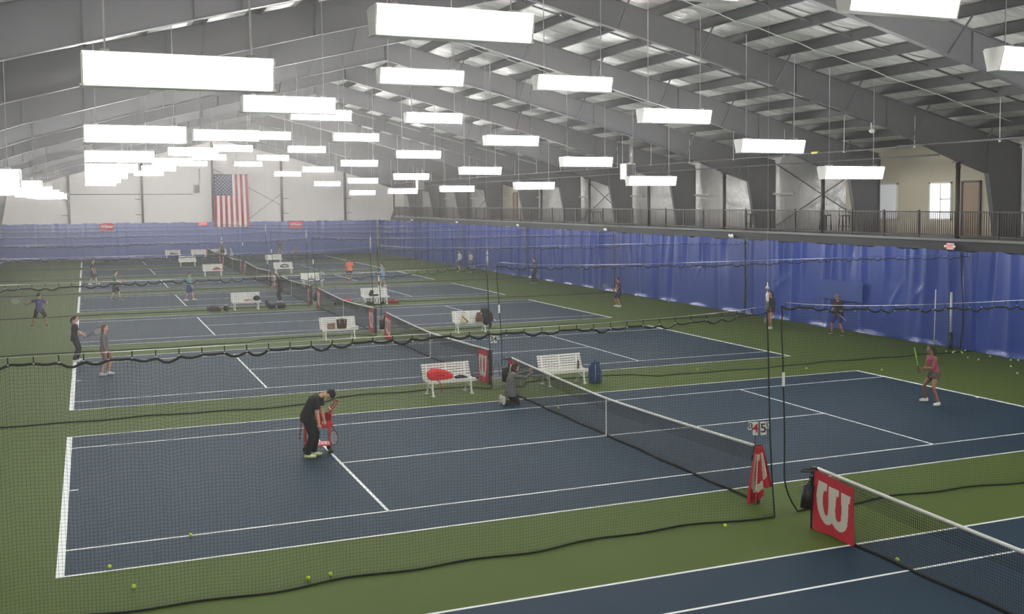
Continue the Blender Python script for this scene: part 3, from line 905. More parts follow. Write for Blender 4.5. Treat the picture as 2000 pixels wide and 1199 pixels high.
text_obj('EXIT', .26, M_fwh, root, (.08, -.05, 0), (math.radians(90), 0, 0), 'lettering', .004)
root = empty('exit_sign', (CX - .14, 8.41, 3.86), math.radians(-90), 'lit EXIT sign with two lamp heads on the edge beam above the curtain', 'exit sign')
b = MB(); b.box((0, 0, 0), (.34, .06, .24)); b.build('sign_face', M_exitw, root)
text_obj('EXIT', .17, M_exit, root, (0, -.035, 0), (math.radians(90), 0, 0), 'lettering', .003)
for s in (-1, 1):
    b = MB(); b.ell((s * .23, -.03, 0), (.05, .06, .05), 10, 6); b.build('lamp_head', M_emerg, root)
for i, y in enumerate((23.75, 38.4, 53.65, 68.5, 83.0)):
    root = empty('emergency_light', (CX - .12, y, 3.84), math.radians(-90), 'small white emergency light on the edge beam over the %s divider net' % ORD[i + 3], 'emergency light', 'emergency lights on the beam')
    b = MB(); b.box((0, 0, 0), (.24, .08, .14)); b.build('case', M_white, root)
    for s in (-1, 1):
        b = MB(); b.ell((s * .12, -.05, .03), (.07, .06, .07), 10, 6); b.build('lamp_head', M_emerg, root)

# ------------------------------------------------------------------ heaters and pipes
def heater(loc, rz, label):
    root = empty('unit_heater', loc, rz, label, 'heater', 'gas unit heaters')
    b = MB(); b.box((0, 0, 0), (.55, .75, .85)); b.build('case', M_lamp, root)
    b = MB(); b.box((0, -.385, -.02), (.5, .02, .78))
    for i in range(10): b.box((0, -.40, -.36 + i * .075), (.48, .015, .02))
    for i in range(7): b.box((-.22 + i * .073, -.405, -.02), (.012, .01, .74))
    b.build('fan_grille', M_steel, root)
    b = MB()
    for i in range(8): b.box((-.285, 0, -.35 + i * .1), (.03, .68, .02))
    b.build('louvre', M_white, root)
    b = MB(); b.tube([(.1, .1, .42), (.28, .1, .5), (.3, .1, .9), (.3, .1, 2.1)], .07, 10); b.build('flue', M_chrome, root)
    for s in (-1, 1):
        b = MB(); b.tube([(s * .22, .2, .42), (s * .22, .2, 2.3)], .01, 5); b.build('hanger_rod', M_lamp, root)
heater((15.9, 30.2, 7.25), 0.0, 'white unit heater with grille hanging near the mezzanine railing')
heater((15.6, 70.0, 7.2), 0.0, 'small unit heater hanging far along the mezzanine')
heater((-.5, 98.53, 7.2), 0.0, 'unit heater mounted on the far wall beside the flag')
b = MB(); pp = [(16.6, -10, 7.62), (16.6, 9.2, 7.62), (16.6, 9.2, 7.58), (16.6, 88, 7.5)]
b.tube(pp, .035, 8)
root = empty('sprinkler_pipe', (0, 0, 0), 0, 'thin grey sprinkler pipe with drop heads running along the mezzanine side', 'pipe', 'pipes along the mezzanine')
b.build('pipe', M_steel, root)
for i in range(22):
    y = -4 + i * 4.1
    h = MB(); h.tube([(16.6, y, 7.55), (16.6, y, 8.7 if i % 2 else 9.0)], .012, 5); h.ell((16.6, y, 7.56), (.05, .05, .04), 8, 5)
    h.build('drop_head', M_lamp, root)
b = MB(); b.box((16.6, 14.3, 7.6), (.09, .4, .09)); b.build('valve', M_yellow, root)
b = MB(); b.tube([(17.7, 8.2, 7.28), (17.7, 50, 7.2), (17.7, 88, 7.15)], .03, 8)
tag(b.build('gas_line', M_steel), 'straight thin pipe under the sprinkler pipe at the mezzanine post tops', 'pipe', 'pipes along the mezzanine')
# camera and small boxes under the roof near the mezzanine
root = empty('security_camera', (17.3, 11.6, 8.4), 0, 'small white dome camera hanging under the roof above the office', 'camera')
b = MB(); b.tube([(0, 0, 0), (0, 0, .5)], .03, 6); b.box((0, 0, .5), (.2, .2, .04)); b.build('bracket', M_white, root)
b = MB(); b.ell((0, -.06, -.05), (.12, .16, .09), 10, 6); b.build('camera_head', M_white, root)

# bar stools and table behind the railing
def stool(loc, rz, label):
    root = empty('bar_stool', loc, rz, label, 'stool', 'stools behind the mezzanine railing')
    b = MB(); b.box((0, 0, .76), (.38, .38, .05)); b.build('seat', M_black, root)
    for sx in (-1, 1):
        for sy in (-1, 1):
            l = MB(); l.bar((sx * .16, sy * .16, .74), (sx * .19, sy * .19, 0), .03, .03); l.build('leg', M_black, root)
    f = MB(); f.tube([(.175, .175, .28), (-.175, .175, .28), (-.175, -.175, .28), (.175, -.175, .28)], .01, 5, closed=True); f.build('foot_ring', M_black, root)
    k = MB(); k.tube([(-.16, .18, .76), (-.17, .2, 1.1), (.17, .2, 1.1), (.16, .18, .76)], .013, 5); k.tube([(-.165, .19, .95), (.165, .19, .95)], .01, 5); k.build('backrest', M_black, root)
for loc, rz, lab in (((20.4, 18.6, DECK), .3, 'black bar stool behind the railing beside the cross brace'), ((20.4, 17.2, DECK), -.2, 'black bar stool behind the railing in front of the office door'),
                     ((20.0, 42.8, DECK), .1, 'black bar stool in the middle of the mezzanine before the white wall'), ((20.0, 44.1, DECK), .6, 'second black bar stool in the middle of the mezzanine, by the brace'),
                     ((20.2, 24.6, DECK), .1, 'black bar stool against the dark column behind the railing')):
    stool(loc, rz, lab)
root = empty('high_table', (20.3, 50.6, DECK), 0, 'tall round table with pale leg far along the mezzanine', 'table')
b = MB(); b.tube([(0, 0, .98), (0, 0, 1.02)], .35, 20); b.build('table_top', M_lamp, root)
b = MB(); b.tube([(0, 0, .02), (0, 0, 1.0)], .04, 8); b.tube([(0, 0, 0), (0, 0, .03)], .25, 16); b.build('pedestal', M_lamp, root)

# ------------------------------------------------------------------ benches
def make_bench():
    root = empty('park_bench', cat='bench', group='white slatted benches between the courts')
    s = MB()
    for i in range(5): s.box((0, -.21 + i * .098, .425 + .012 * (i - 2) ** 2 * .5), (1.5, .082, .026))
    s.box((0, -.262, .40), (1.5, .02, .06))
    s.build('seat', M_bench, root)
    s = MB()
    for i in range(6): s.box((0, .215 + i * .027, .50 + i * .071), (1.5, .022, .055), rx=-.3)
    for x in (-.6, 0, .6): s.bar((x, .215, .43), (x, .365, .87), .05, .02, up=(0, 1, 0))
    s.build('backrest', M_bench, root)
    for sx in (-1, 1):
        x = sx * .60
        l = MB(); l.tube([(x, -.19, .41), (x, -.20, .3), (x, -.22, .16), (x, -.27, .03), (x, -.29, .015)], [.04, .035, .032, .036, .03], 6, rb=[.03] * 5)
        l.box((x, -.28, .012), (.09, .13, .024)); l.build('leg', M_bench, root)
        l = MB(); l.tube([(x, .2, .45), (x, .17, .3), (x, .2, .16), (x, .28, .03), (x, .3, .015)], [.04, .035, .03, .034, .03], 6, rb=[.03] * 5)
        l.box((x, .29, .012), (.09, .13, .024)); l.build('leg', M_bench, root)
        l = MB(); l.tube([(x, -.2, .2), (x, 0, .27), (x, .19, .2)], .024, 6); l.ell((x, 0, .24), (.02, .05, .05), 8, 6); l.bar((x, -.24, .40), (x, .24, .41), .05, .03)
        l.build('bracket', M_bench, root)
    return root
bench = make_bench()
BENCHES = [(-1.66, 7.2, .06, 'white slatted bench beside the third net, with the red racket bag on it'),
           (2.06, 7.32, .05, 'white slatted bench with a bottle on it beside the navy backpack'),
           (-1.85, 21.7, .02, 'white slatted bench with two brown bags on it'),
           (3.85, 21.6, -.08, 'white slatted bench with a dark jacket over one end'),
           (-3.66, 36.5, 0, 'white bench with a round black bag and dark bags on the floor at both ends'),
           (3.25, 36.3, 0, 'white slatted bench with a black bag propped on it, red bags beneath'),
           (2.6, 51.2, 0, 'white bench behind the fifth net with a round grey bag at one end'),
           (3.05, 65.9, 0, 'white bench with a black and white bag shaped like a loop'),
           (-2.37, 65.8, 0, 'white bench with a crumpled red jacket'),
           (4.55, 80.6, 0, 'empty white bench behind the sixth court on the mezzanine side'),
           (-3.05, 80.6, 0, 'empty white bench in front of another bench near the far wall'),
           (-3.3, 95.2, 0, 'white bench with a dark bag against the far curtain'),
           (1.25, 95.3, 0, 'white bench with tan bags against the far curtain'),
           (-.75, 95.5, 0, 'short visible white bench behind the person in the white cap')]
for i, (x, y, r, lab) in enumerate(BENCHES):
    o = bench if i == 0 else copy_tree(bench)
    o.location = (x, y, 0); o.rotation_euler.z = r; o['label'] = lab

# ------------------------------------------------------------------ soft bodies grown together
def remeshed(name, build, vox, mats, parent=None, smooth=2):
    t = bpy.data.objects.new('tmp', build.mesh('tmp', mats)); COL.objects.link(t)
    m = t.modifiers.new('r', 'REMESH'); m.mode = 'VOXEL'; m.voxel_size = vox; m.use_smooth_shade = True
    if smooth:
        s = t.modifiers.new('s', 'SMOOTH'); s.factor = .5; s.iterations = smooth
    bpy.context.view_layer.update()
    dg = bpy.context.evaluated_depsgraph_get()
    me = bpy.data.meshes.new_from_object(t.evaluated_get(dg)); me.name = name
    old = t.data; bpy.data.objects.remove(t); bpy.data.meshes.remove(old)
    return link(name, me, parent)

def sway(b, c, R, n=10):
    return b.ell(c, R, n, 7)

FAB = {}
def fabric(name, rgb, rough=.85, var=.12):
    if name not in FAB: FAB[name] = mat('fabric_' + name, srgb(*rgb), rough, var=var, vscale=14, bump=.3, bscale=60)
    return FAB[name]

def ik(a, c, l1, l2, pole):
    a = Vector(a); c = Vector(c); d = c - a; L = d.length
    if L > (l1 + l2) * .995: c = a + d.normalized() * (l1 + l2) * .995; d = c - a; L = d.length
    L = max(L, abs(l1 - l2) + .02)
    x = (l1 * l1 - l2 * l2 + L * L) / (2 * L)
    h = math.sqrt(max(0, l1 * l1 - x * x))
    n = d.normalized(); p = Vector(pole); p = p - n * p.dot(n)
    if p.length < 1e-4: p = Vector((1, 0, 0))
    p.normalize()
    return a + n * x + p * h, c

SKIN = {'light': srgb(206, 160, 138), 'tan': srgb(176, 124, 98), 'brown': srgb(142, 98, 78)}
def person(label, loc, yaw, H=1.7, lean=4, hz=.93, feet=None, hands=None, footdir=(0, 0), head=(0, 0), skin='light', hair=(50, 38, 32), hairstyle='short',
           top=None, sleeve=.55, bottom=None, bstyle='shorts', shoes=(235, 235, 235), cap=None, near=False, curl=(50, 50), spine=0.0, build=1.0, pants_len=1.0,
           kneel=False, twist=0.0, logo=None):
    """local frame: x forward, y to the person's left, z up; lengths for a 1.7 m person, scaled by H/1.7"""
    k = H / 1.7
    root = empty('person', (loc[0], loc[1], loc[2] if len(loc) > 2 else 0), math.radians(yaw), label, 'person')
    root.scale = (k, k, k)
    feet = feet or [(0, .1), (0, -.1)]
    hands = hands or [(.08, .25, .78), (.08, -.25, .78)]
    pel = Vector((-.02 * lean / 10, 0, hz))
    la = math.radians(lean)
    up0 = Vector((math.sin(la * .6), 0, math.cos(la * .6))); up1 = Vector((math.sin(la), 0, math.cos(la))); up2 = Vector((math.sin(la + math.radians(spine)), 0, math.cos(la + math.radians(spine))))
    tw = Matrix.Rotation(math.radians(twist), 3, 'Z')
    side = Vector((0, 1, 0)); sideT = tw @ side
    waist = pel + up0 * .15; chest = waist + up1 * .17; shl = chest + up2 * .15; neck = shl + up2 * .055
    hd = math.radians(head[0]); 
    upH = (up2 * .5 + Vector((0, 0, .5))).normalized() if head[1] == 0 else up2
    hp = Matrix.Rotation(math.radians(head[1]), 3, 'Y')
    upH = hp @ upH
    headc = neck + upH * .155 + Vector((.02, 0, 0))
    fz = Matrix.Rotation(hd + math.radians(twist) * .5, 3, 'Z')
    fwdH = (fz @ (hp @ Vector((1, 0, 0))))
    Z = upH.normalized(); Y = Z.cross(fwdH).normalized(); X = Y.cross(Z)
    RH = Matrix((X, Y, Z)).transposed()
    hips = [pel + side * .09 + Vector((0, 0, -.03)), pel - side * .09 + Vector((0, 0, -.03))]
    sho = [shl + sideT * .175 * build - up2 * .02, shl - sideT * .175 * build - up2 * .02]
    ank = []; kne = []; fdir = []
    for i in (0, 1):
        f = feet[i]; az = f[2] if len(f) > 2 else .085
        a = Vector((f[0], f[1], az))
        pole = Vector((1, .25 * (1 if i == 0 else -1), 0)) if not kneel else Vector((1, 0, -.4))
        kn, an = ik(hips[i], a, .43, .42, pole)
        kne.append(kn); ank.append(an)
        fa = math.radians(footdir[i]); fdir.append(Vector((math.cos(fa), math.sin(fa), 0)))
    elb = []; wri = []; hdir = []
    for i in (0, 1):
        el, wr_ = ik(sho[i], hands[i], .285, .25, Vector((-.6, .5 * (1 if i == 0 else -1), -.6)))
        elb.append(el); wri.append(wr_); hdir.append((wr_ - el).normalized())
    sm = mat('skin_' + skin, SKIN[skin], .55, var=.05, vscale=6)
    def torso(b, e=0.0, hem=0.0, upto=1.0):
        w = build
        pts = [pel - Vector((0, 0, .07 + hem)), pel, waist - up0 * .03, waist + up1 * .05, chest, shl - up2 * .03, shl + up2 * .02]
        ra = [.150 * w, .168 * w, .142 * w, .145 * w, .160 * w, .150 * w, .09]
        rb = [.105, .118 * w, .095 * w, .10 * w, .112 * w, .098, .065]
        if hem: ra[0] = .175 * w; rb[0] = .125 * w
        b.tube([tuple(p) for p in pts], [r + e for r in ra], 16, rb=[r + e for r in rb], side=(side + sideT) * .5)
    def leg(b, i, e=0.0, t=1.0, flare=0.0):
        hp_, kn, an = hips[i], kne[i], ank[i]
        P = [hp_ + Vector((0, 0, .05)), hp_.lerp(kn, .3), hp_.lerp(kn, .7), kn, kn.lerp(an, .3), kn.lerp(an, .75), an]
        Rr = [.098, .086, .064, .054, .056, .040, .036]
        n = {1.0: 7}.get(t, 0)
        if t >= 1: q = 7
        else:
            q = 3 if t < .62 else 4
            P = P[:q]; Rr = Rr[:q]
            if t < .62: P[-1] = hp_.lerp(kn, t)
        Rr = [r * (.9 + .1 * build) + e + flare * j / max(1, len(P) - 1) for j, r in enumerate(Rr[:len(P)])]
        b.tube([tuple(p) for p in P], Rr, 12)
    def arm(b, i, e=0.0, t=1.0):
        s, el, wr_ = sho[i], elb[i], wri[i]
        P = [s, s.lerp(el, .35), s.lerp(el, .75), el, el.lerp(wr_, .3), el.lerp(wr_, .8), wr_]
        Rr = [.056, .050, .043, .039, .040, .030, .027]
        if t < 1:
            P = [s, s.lerp(el, .35), s.lerp(el, t + .15)]; Rr = [.062, .056, .056]
        b.ell(tuple(s), (.062 + e, .062 + e, .06 + e), 12, 8)
        b.tube([tuple(p) for p in P], [r + e for r in Rr], 10)
    b = MB(); b.smooth = True
    torso(b)
    b.tube([tuple(shl - up2 * .02), tuple(neck), tuple(neck + upH * .09)], [.062, .053, .050], 12)
    b.ell(tuple(headc + RH @ Vector((0, 0, .02))), (.095, .076, .10), 16, 12, RH)
    b.ell(tuple(headc + RH @ Vector((.02, 0, -.055))), (.068, .056, .065), 14, 10, RH)
    b.ell(tuple(headc + RH @ Vector((.092, 0, -.02))), (.018, .011, .022), 8, 6, RH)
    b.ell(tuple(headc + RH @ Vector((.082, 0, -.068))), (.013, .024, .011), 8, 6, RH)
    for s_ in (-1, 1): b.ell(tuple(headc + RH @ Vector((0, s_ * .078, -.01))), (.018, .011, .03), 8, 6, RH)
    for i in (0, 1):
        leg(b, i); arm(b, i)
        # hand: palm, four fingers, thumb
        d = hdir[i]; w = wri[i]; sy = 1 if i == 0 else -1
        lat = d.cross(Vector((0, -sy, .2))).normalized() if abs(d.z) < .8 else Vector((1, 0, 0))
        lat = (lat - d * lat.dot(d)).normalized(); nrm = lat.cross(d) * sy
        Rm = Matrix((d, lat, nrm)).transposed()
        b.ell(tuple(w + d * .045), (.055, .041, .019), 12, 8, Rm)
        cu = math.radians(curl[i])
        for q, (off, ln_) in enumerate(((-.030, .066), (-.010, .075), (.011, .070), (.030, .055))):
            p0 = w + d * .07 + lat * off
            d1 = d * math.cos(cu * .6) - nrm * math.sin(cu * .6); p1 = p0 + d1 * ln_ * .5
            d2 = d * math.cos(cu * 1.5) - nrm * math.sin(cu * 1.5); p2 = p1 + d2 * ln_ * .5
            b.tube([tuple(p0), tuple(p1), tuple(p2)], [.0098, .0092, .0078], 8)
        p0 = w + d * .025 - lat * .03; p1 = p0 - lat * .025 + d * .02 - nrm * .012; p2 = p1 + d * .03 - nrm * .015
        b.tube([tuple(p0), tuple(p1), tuple(p2)], [.0125, .0110, .0088], 8)
        # foot
        a = ank[i]
        if not kneel:
            b.tube([tuple(a), tuple(a + Vector((0, 0, -.03)) + fdir[i] * .02), tuple(a + Vector((0, 0, -.05)) + fdir[i] * .12)], [.036, .038, .03], 10)
        else:
            b.tube([tuple(a), tuple(a + Vector((-.03, 0, .03))), tuple(a + Vector((-.05, 0, .08)))], [.036, .036, .03], 10)
    body = remeshed('body', b, .0065 if near else .011, [sm], root, 2)
    vx = .010 if near else .014
    if top:
        b = MB(); torso(b, .014, hem=.06 if bstyle != 'dress' else .2)
        b.tube([tuple(shl - up2 * .03), tuple(shl + up2 * .03)], [.09, .062], 12)
        if sleeve > 0:
            for i in (0, 1): arm(b, i, .012, sleeve)
        remeshed('shirt', b, vx, [fabric('%d_%d_%d' % top, top)], root, 2)
    if logo:
        b = MB(); b.ell(tuple(chest + up1 * .02 + sideT.cross(up1) * 0 + Vector((-.105 if logo[1] == 'back' else .12, 0, 0))), (.02, .075, .04), 10, 6)
        b.build('shirt_print', fabric('print%d' % logo[0][0], logo[0]), root)
    if bottom:
        fm = fabric('%d_%d_%d' % bottom, bottom)
        b = MB()
        b.tube([tuple(pel + up0 * .09), tuple(pel), tuple(pel - Vector((0, 0, .09)))], [.158 * build, .178 * build, .16 * build], 16, rb=[.112, .13, .12], side=(0, 1, 0))
        if bstyle == 'skirt':
            b.tube([tuple(pel), tuple(pel - Vector((0, 0, .14))), tuple(pel - Vector((0, 0, .27)))], [.18, .2, .23], 16, rb=[.13, .16, .19], side=(0, 1, 0))
        else:
            for i in (0, 1): leg(b, i, .016 if bstyle == 'shorts' else .020, {'shorts': .85, 'pants': 1.0, 'short_shorts': .4}[bstyle], .02 if bstyle == 'shorts' else .008 if bstyle == 'short_shorts' else .012)
        remeshed('trousers' if bstyle == 'pants' else ('skirt' if bstyle == 'skirt' else 'shorts'), b, vx, [fm], root, 2)
    shm = fabric('shoe%d_%d_%d' % shoes, shoes, .6, .05); sol = M_white if shoes != (226, 232, 196) else fabric('sole_lime', (190, 210, 70))
    for i in (0, 1):
        b = MB(); a = ank[i]; d = fdir[i]
        if kneel:
            R_ = Matrix.Rotation(math.radians(80), 3, 'Y')
            c = a + Vector((-.05, 0, .06))
            b.ell(tuple(c), (.06, .045, .13), 12, 8); b.ell(tuple(c + Vector((-.035, 0, 0))), (.02, .045, .135), 12, 8)
        else:
            R_ = Matrix((d, Vector((0, 0, 1)).cross(d), Vector((0, 0, 1)))).transposed()
            g = a.z - .085
            c = Vector((a.x, a.y, g)) + d * .055
            b.ell((c.x, c.y, c.z + .045), (.135, .046, .042), 14, 8, R_)
            b.ell(tuple(Vector((a.x, a.y, g + .07)) - d * .01), (.06, .042, .05), 12, 8, R_)
            b.cur = 1
            b.ell((c.x, c.y, c.z + .020), (.142, .050, .020), 14, 6, R_)
        b.build('shoe', [shm, sol], root)
    hm = fabric('hair%d' % hair[0], hair, .7, .15)
    if hairstyle != 'bald':
        b = MB()
        b.ell(tuple(headc + RH @ Vector((-.018, 0, .038))), (.096, .086, .098), 16, 10, RH)
        if hairstyle in ('long', 'bob'):
            L = .16 if hairstyle == 'bob' else .26
            for s_ in (-1, 0, 1):
                b.tube([tuple(headc + RH @ Vector((-.05, s_ * .055, .0))), tuple(headc + RH @ Vector((-.06, s_ * .07, -.10))), tuple(headc + RH @ Vector((-.05 + (.02 if s_ else 0), s_ * .075, -L)))], [.05, .045, .02], 8)
        if hairstyle == 'pony':
            b.tube([tuple(headc + RH @ Vector((-.10, 0, .05))), tuple(headc + RH @ Vector((-.15, 0, .0))), tuple(headc + RH @ Vector((-.16, 0, -.1))), tuple(headc + RH @ Vector((-.14, 0, -.20)))], [.03, .035, .032, .01], 8)
        remeshed('hair', b, .009 if near else .012, [hm], root, 1)
    if cap:
        b = MB(); b.ell(tuple(headc + RH @ Vector((-.004, 0, .055))), (.104, .09, .08), 16, 8, RH)
        b.ell(tuple(headc + RH @ Vector((.10, 0, .045))), (.07, .06, .008), 12, 6, RH)
        b.build('cap', fabric('cap%d_%d' % (cap[0], cap[2]), cap), root)
    b = MB()
    for s_ in (-1, 1): b.ell(tuple(headc + RH @ Vector((.085, s_ * .033, .008))), (.008, .013, .008), 8, 5, RH)
    b.build('eyes', M_dblack, root)
    root['__'] = 0; del root['__']
    M = Matrix.Translation(root.location) @ Matrix.Rotation(root.rotation_euler.z, 4, 'Z') @ Matrix.Scale(k, 4)
    return root, [M @ (wri[i] + hdir[i] * .075) for i in (0, 1)], M

def racket(grip, d, n, label, col=(40, 40, 44), scol=(200, 200, 190), L=.685):
    """grip point, direction of the shaft, face normal"""
    d = Vector(d).normalized(); n = Vector(n); n = (n - d * n.dot(d)).normalized(); s = d.cross(n)
    R = Matrix((d, s, n)).transposed().to_4x4()
    root = empty('tennis_racket', (0, 0, 0), 0, label, 'racket', 'tennis rackets')
    root.matrix_world = Matrix.Translation(Vector(grip)) @ R
    fm = fabric('racket%d_%d' % (col[0], col[1]), col, .4)
    b = MB(); c = .45
    b.tube([(c + .165 * math.cos(a), .127 * math.sin(a), 0) for a in np.linspace(0, 2 * math.pi, 33)[:-1]], .011, 6, closed=True)
    for s_ in (-1, 1): b.tube([(.10, s_ * .008, 0), (.2, s_ * .03, 0), (.31, s_ * .075, 0)], .009, 6)
    b.build('racket_frame', fm, root)
    b = MB(); b.tube([(-.09, 0, 0), (-.08, 0, 0), (.11, 0, 0)], [.019, .016, .015], 8); b.build('grip_handle', M_black, root)
    b = MB()
    for i in range(-8, 9):
        y = i * .0145; w = .16 * math.sqrt(max(0, 1 - (y / .124) ** 2)); b.tube([(c - w, y, 0), (c + w, y, 0)], .0012, 3)
    for i in range(-9, 10):
        x = i * .017; w = .124 * math.sqrt(max(0, 1 - (x / .16) ** 2)); b.tube([(c + x, -w, .001), (c + x, w, .001)], .0012, 3)
    b.build('string_mesh', fabric('str%d' % scol[0], scol, .6, 0), root)
    return root

# the coach bending over the ball cart
person('person in black bending over the red ball cart on the second court', (-6.87, .86), -22, H=1.75, lean=33, spine=20, hz=.93, feet=[(.02, .13), (-.06, -.12)], hands=[(.27, .10, .76), (.22, -.20, .74)],
       head=(0, 26), skin='light', hair=(36, 32, 30), cap=(30, 30, 32), top=(34, 34, 38), sleeve=.6, bottom=(22, 22, 26), bstyle='pants', shoes=(226, 232, 196), near=True, build=1.2, footdir=(0, 0))
# the person kneeling at the net
person('person in a grey long sleeved top kneeling at the far end of the second net', (-.58, 4.9, 0), 2, H=1.72, lean=12, hz=.36, feet=[(-.22, .10, .07), (-.22, -.10, .07)], hands=[(.60, .10, .86), (.54, -.12, .82)], kneel=True,
       head=(10, 6), skin='light', hair=(64, 42, 36), hairstyle='bob', top=(104, 104, 102), sleeve=1.0, bottom=(26, 28, 34), bstyle='pants', shoes=(214, 210, 204), near=True, curl=(70, 70), build=1.25)
# the girl waiting behind the baseline
p, hw, M = person('person in pink tank top and brown shorts waiting with a lime racket', (10.0, -.12), 170, H=1.66, lean=14, hz=.86, feet=[(.06, .34), (.02, -.36)], hands=[(.36, .02, 1.02), (.34, -.06, .96)],
       head=(4, 0), skin='brown', hair=(38, 28, 26), hairstyle='pony', top=(168, 60, 108), sleeve=0, bottom=(86, 76, 60), bstyle='short_shorts', shoes=(232, 232, 228), near=True, build=.9, curl=(85, 85), footdir=(12, -14))
g = hw[1]; racket(g + Vector((-.06, .02, .04)), (-.16, .1, .98), (.74, -.67, 0), 'lime green racket held upright by the person in pink', (150, 220, 60))
p, hw, M = person('person in black with long trousers holding a racket at the baseline of the fourth court', (-11.8, 19.4), 0, H=1.64, lean=4, hz=.92, feet=[(.05, .14), (-.04, -.13)], hands=[(.30, .08, 1.02), (.33, -.12, .96)],
       head=(-10, 0), skin='light', hair=(44, 30, 26), hairstyle='pony', top=(38, 36, 42), sleeve=.6, bottom=(40, 38, 42), bstyle='pants', shoes=(230, 230, 226), near=True, build=1.05, curl=(80, 80))
racket(hw[1], (.85, -.15, .42), (.2, 1, -.2), 'dark racket held out by the person in black at the baseline', (50, 50, 54))
person('person in a grey sweatshirt and pink shorts standing beside the baseline', (-10.88, 15.6), -12, H=1.66, lean=3, hz=.92, feet=[(.1, .12), (-.1, -.12)], hands=[(.02, .24, .80), (.1, -.25, .82)],
       head=(-6, 0), skin='light', hair=(92, 58, 48), hairstyle='long', top=(118, 112, 110), sleeve=1.0, bottom=(140, 104, 98), bstyle='shorts', shoes=(216, 216, 214), near=True, build=1.1)
p, hw, M = person('person in a purple shirt swinging a racket behind the third court baseline', (-13.4, 32.3), 75, H=1.60, lean=4, hz=.88, feet=[(-.05, .34), (.12, -.30)], hands=[(.25, .72, 1.10), (.2, -.3, 1.25)],
       head=(-40, 0), skin='tan', hair=(36, 28, 26), top=(78, 70, 120), sleeve=.5, bottom=(44, 42, 48), bstyle='shorts', shoes=(40, 38, 42), logo=((150, 140, 190), 'back'))
racket(hw[0], (-.9, .1, .35), (.3, -1, .3), 'blurred pale racket stretched out by the person in purple', (150, 150, 140))
p, hw, M = person('person in a green shirt walking across the fifth court', (-9.86, 46.0), -5, H=1.70, lean=4, feet=[(.26, .1), (-.24, -.1)], hands=[(.30, .22, 1.0), (.36, -.2, 1.02)], skin='light', hair=(42, 34, 30), top=(70, 112, 92), sleeve=.6,
       bottom=(62, 60, 66), shoes=(50, 50, 54), build=1.1)
person('person in dark grey shorts and shirt standing on the sixth court', (-11.0, 60.0), -20, H=1.74, lean=3, feet=[(.24, .12), (-.2, -.12)], hands=[(.12, .24, .84), (.16, -.25, .86)], skin='light', hair=(60, 52, 48), top=(70, 78, 90), sleeve=.6,
       bottom=(58, 62, 74), shoes=(232, 232, 228))
person('person in a turquoise shirt and blue shorts walking on the fifth court', (-5.95, 43.6), -5, H=1.64, lean=6, feet=[(.26, .1), (-.22, -.1)], hands=[(.10, .26, .82), (.2, -.25, .86)], skin='light', hair=(44, 40, 44), cap=(54, 60, 86), top=(92, 168, 178), sleeve=.6,
       bottom=(58, 66, 128), shoes=(232, 232, 228))
person('person all in black with arms crossed by the fifth net post', (-1.30, 40.05), 160, H=1.60, lean=2, hz=.92, feet=[(.03, .06), (-.02, -.07)], hands=[(.16, -.10, 1.10), (.18, .10, 1.08)], skin='tan', hair=(36, 32, 34), hairstyle='bob', top=(44, 44, 48), sleeve=1.0,
       bottom=(38, 42, 54), bstyle='pants', shoes=(212, 212, 210), build=1.15)
person('person in a bright orange shirt on the fifth court', (5.78, 54.2), 95, H=1.66, lean=2, feet=[(.0, .14), (.04, -.14)], hands=[(.12, .25, .9), (.12, -.25, .9)], skin='tan', hair=(60, 44, 38), top=(246, 124, 84), sleeve=.6, bottom=(58, 56, 64), shoes=(50, 48, 50), build=1.12)
person('person in a pale blue shirt on the fourth court beside the white bench', (6.75, 48.4), 170, H=1.58, lean=8, feet=[(.2, .14), (-.2, -.14)], hands=[(.30, .12, 1.02), (.28, -.14, 1.0)], skin='light', hair=(40, 34, 34), top=(124, 164, 188), sleeve=.6, bottom=(112, 160, 196), shoes=(230, 230, 226), build=1.1)
p, hw, M = person('person in a pale shirt by the side curtain, further of the two', (16.35, 61.3), 190, H=1.68, lean=2, feet=[(.1, .1), (-.08, -.12)], hands=[(.16, .2, .95), (.14, -.22, .9)], skin='light', hair=(70, 60, 60), top=(182, 196, 206), sleeve=.6, bottom=(58, 58, 70), shoes=(84, 74, 72))
p, hw, M = person('slim person in a grey shirt and long trousers by the side curtain', (16.74, 59.6), 200, H=1.66, lean=2, feet=[(.1, .08), (-.08, -.1)], hands=[(.1, .22, .84), (.14, -.2, .9)], skin='tan', hair=(44, 40, 44), top=(176, 180, 176), sleeve=.6, bottom=(72, 78, 84), bstyle='pants', shoes=(190, 188, 180), build=.9)
racket(hw[0], (.4, -.3, -.8), (1, .4, 0), 'small dark racket held low by the slim person by the curtain', (60, 60, 60))
p, hw, M = person('person in dark green walking along the side curtain', (16.95, 46.5), 165, H=1.72, lean=6, feet=[(-.1, .05), (.16, -.05)], hands=[(.22, .22, .95), (-.14, -.25, .92)], skin='light', hair=(44, 38, 40), top=(70, 72, 70), sleeve=.6, bottom=(44, 48, 64), bstyle='pants', shoes=(60, 60, 66))
racket(hw[1], (.3, .2, -.9), (1, .2, 0), 'pale racket trailing from the person in dark green', (170, 170, 170))
p, hw, M = person('person in a black and red top crouching ready behind the fourth court baseline', (14.6, 28.7), 178, H=1.60, lean=10, hz=.87, feet=[(.06, .24), (.04, -.22)], hands=[(.34, .06, 1.02), (.32, -.08, 1.0)], skin='tan', hair=(36, 32, 34), top=(72, 38, 50), sleeve=.5,
       bottom=(40, 42, 62), shoes=(236, 236, 232), logo=((210, 200, 200), 'front'), curl=(80, 80))
racket(hw[0], (-.8, .1, .35), (0, 1, .2), 'green racket of the person in black and red', (60, 120, 100))
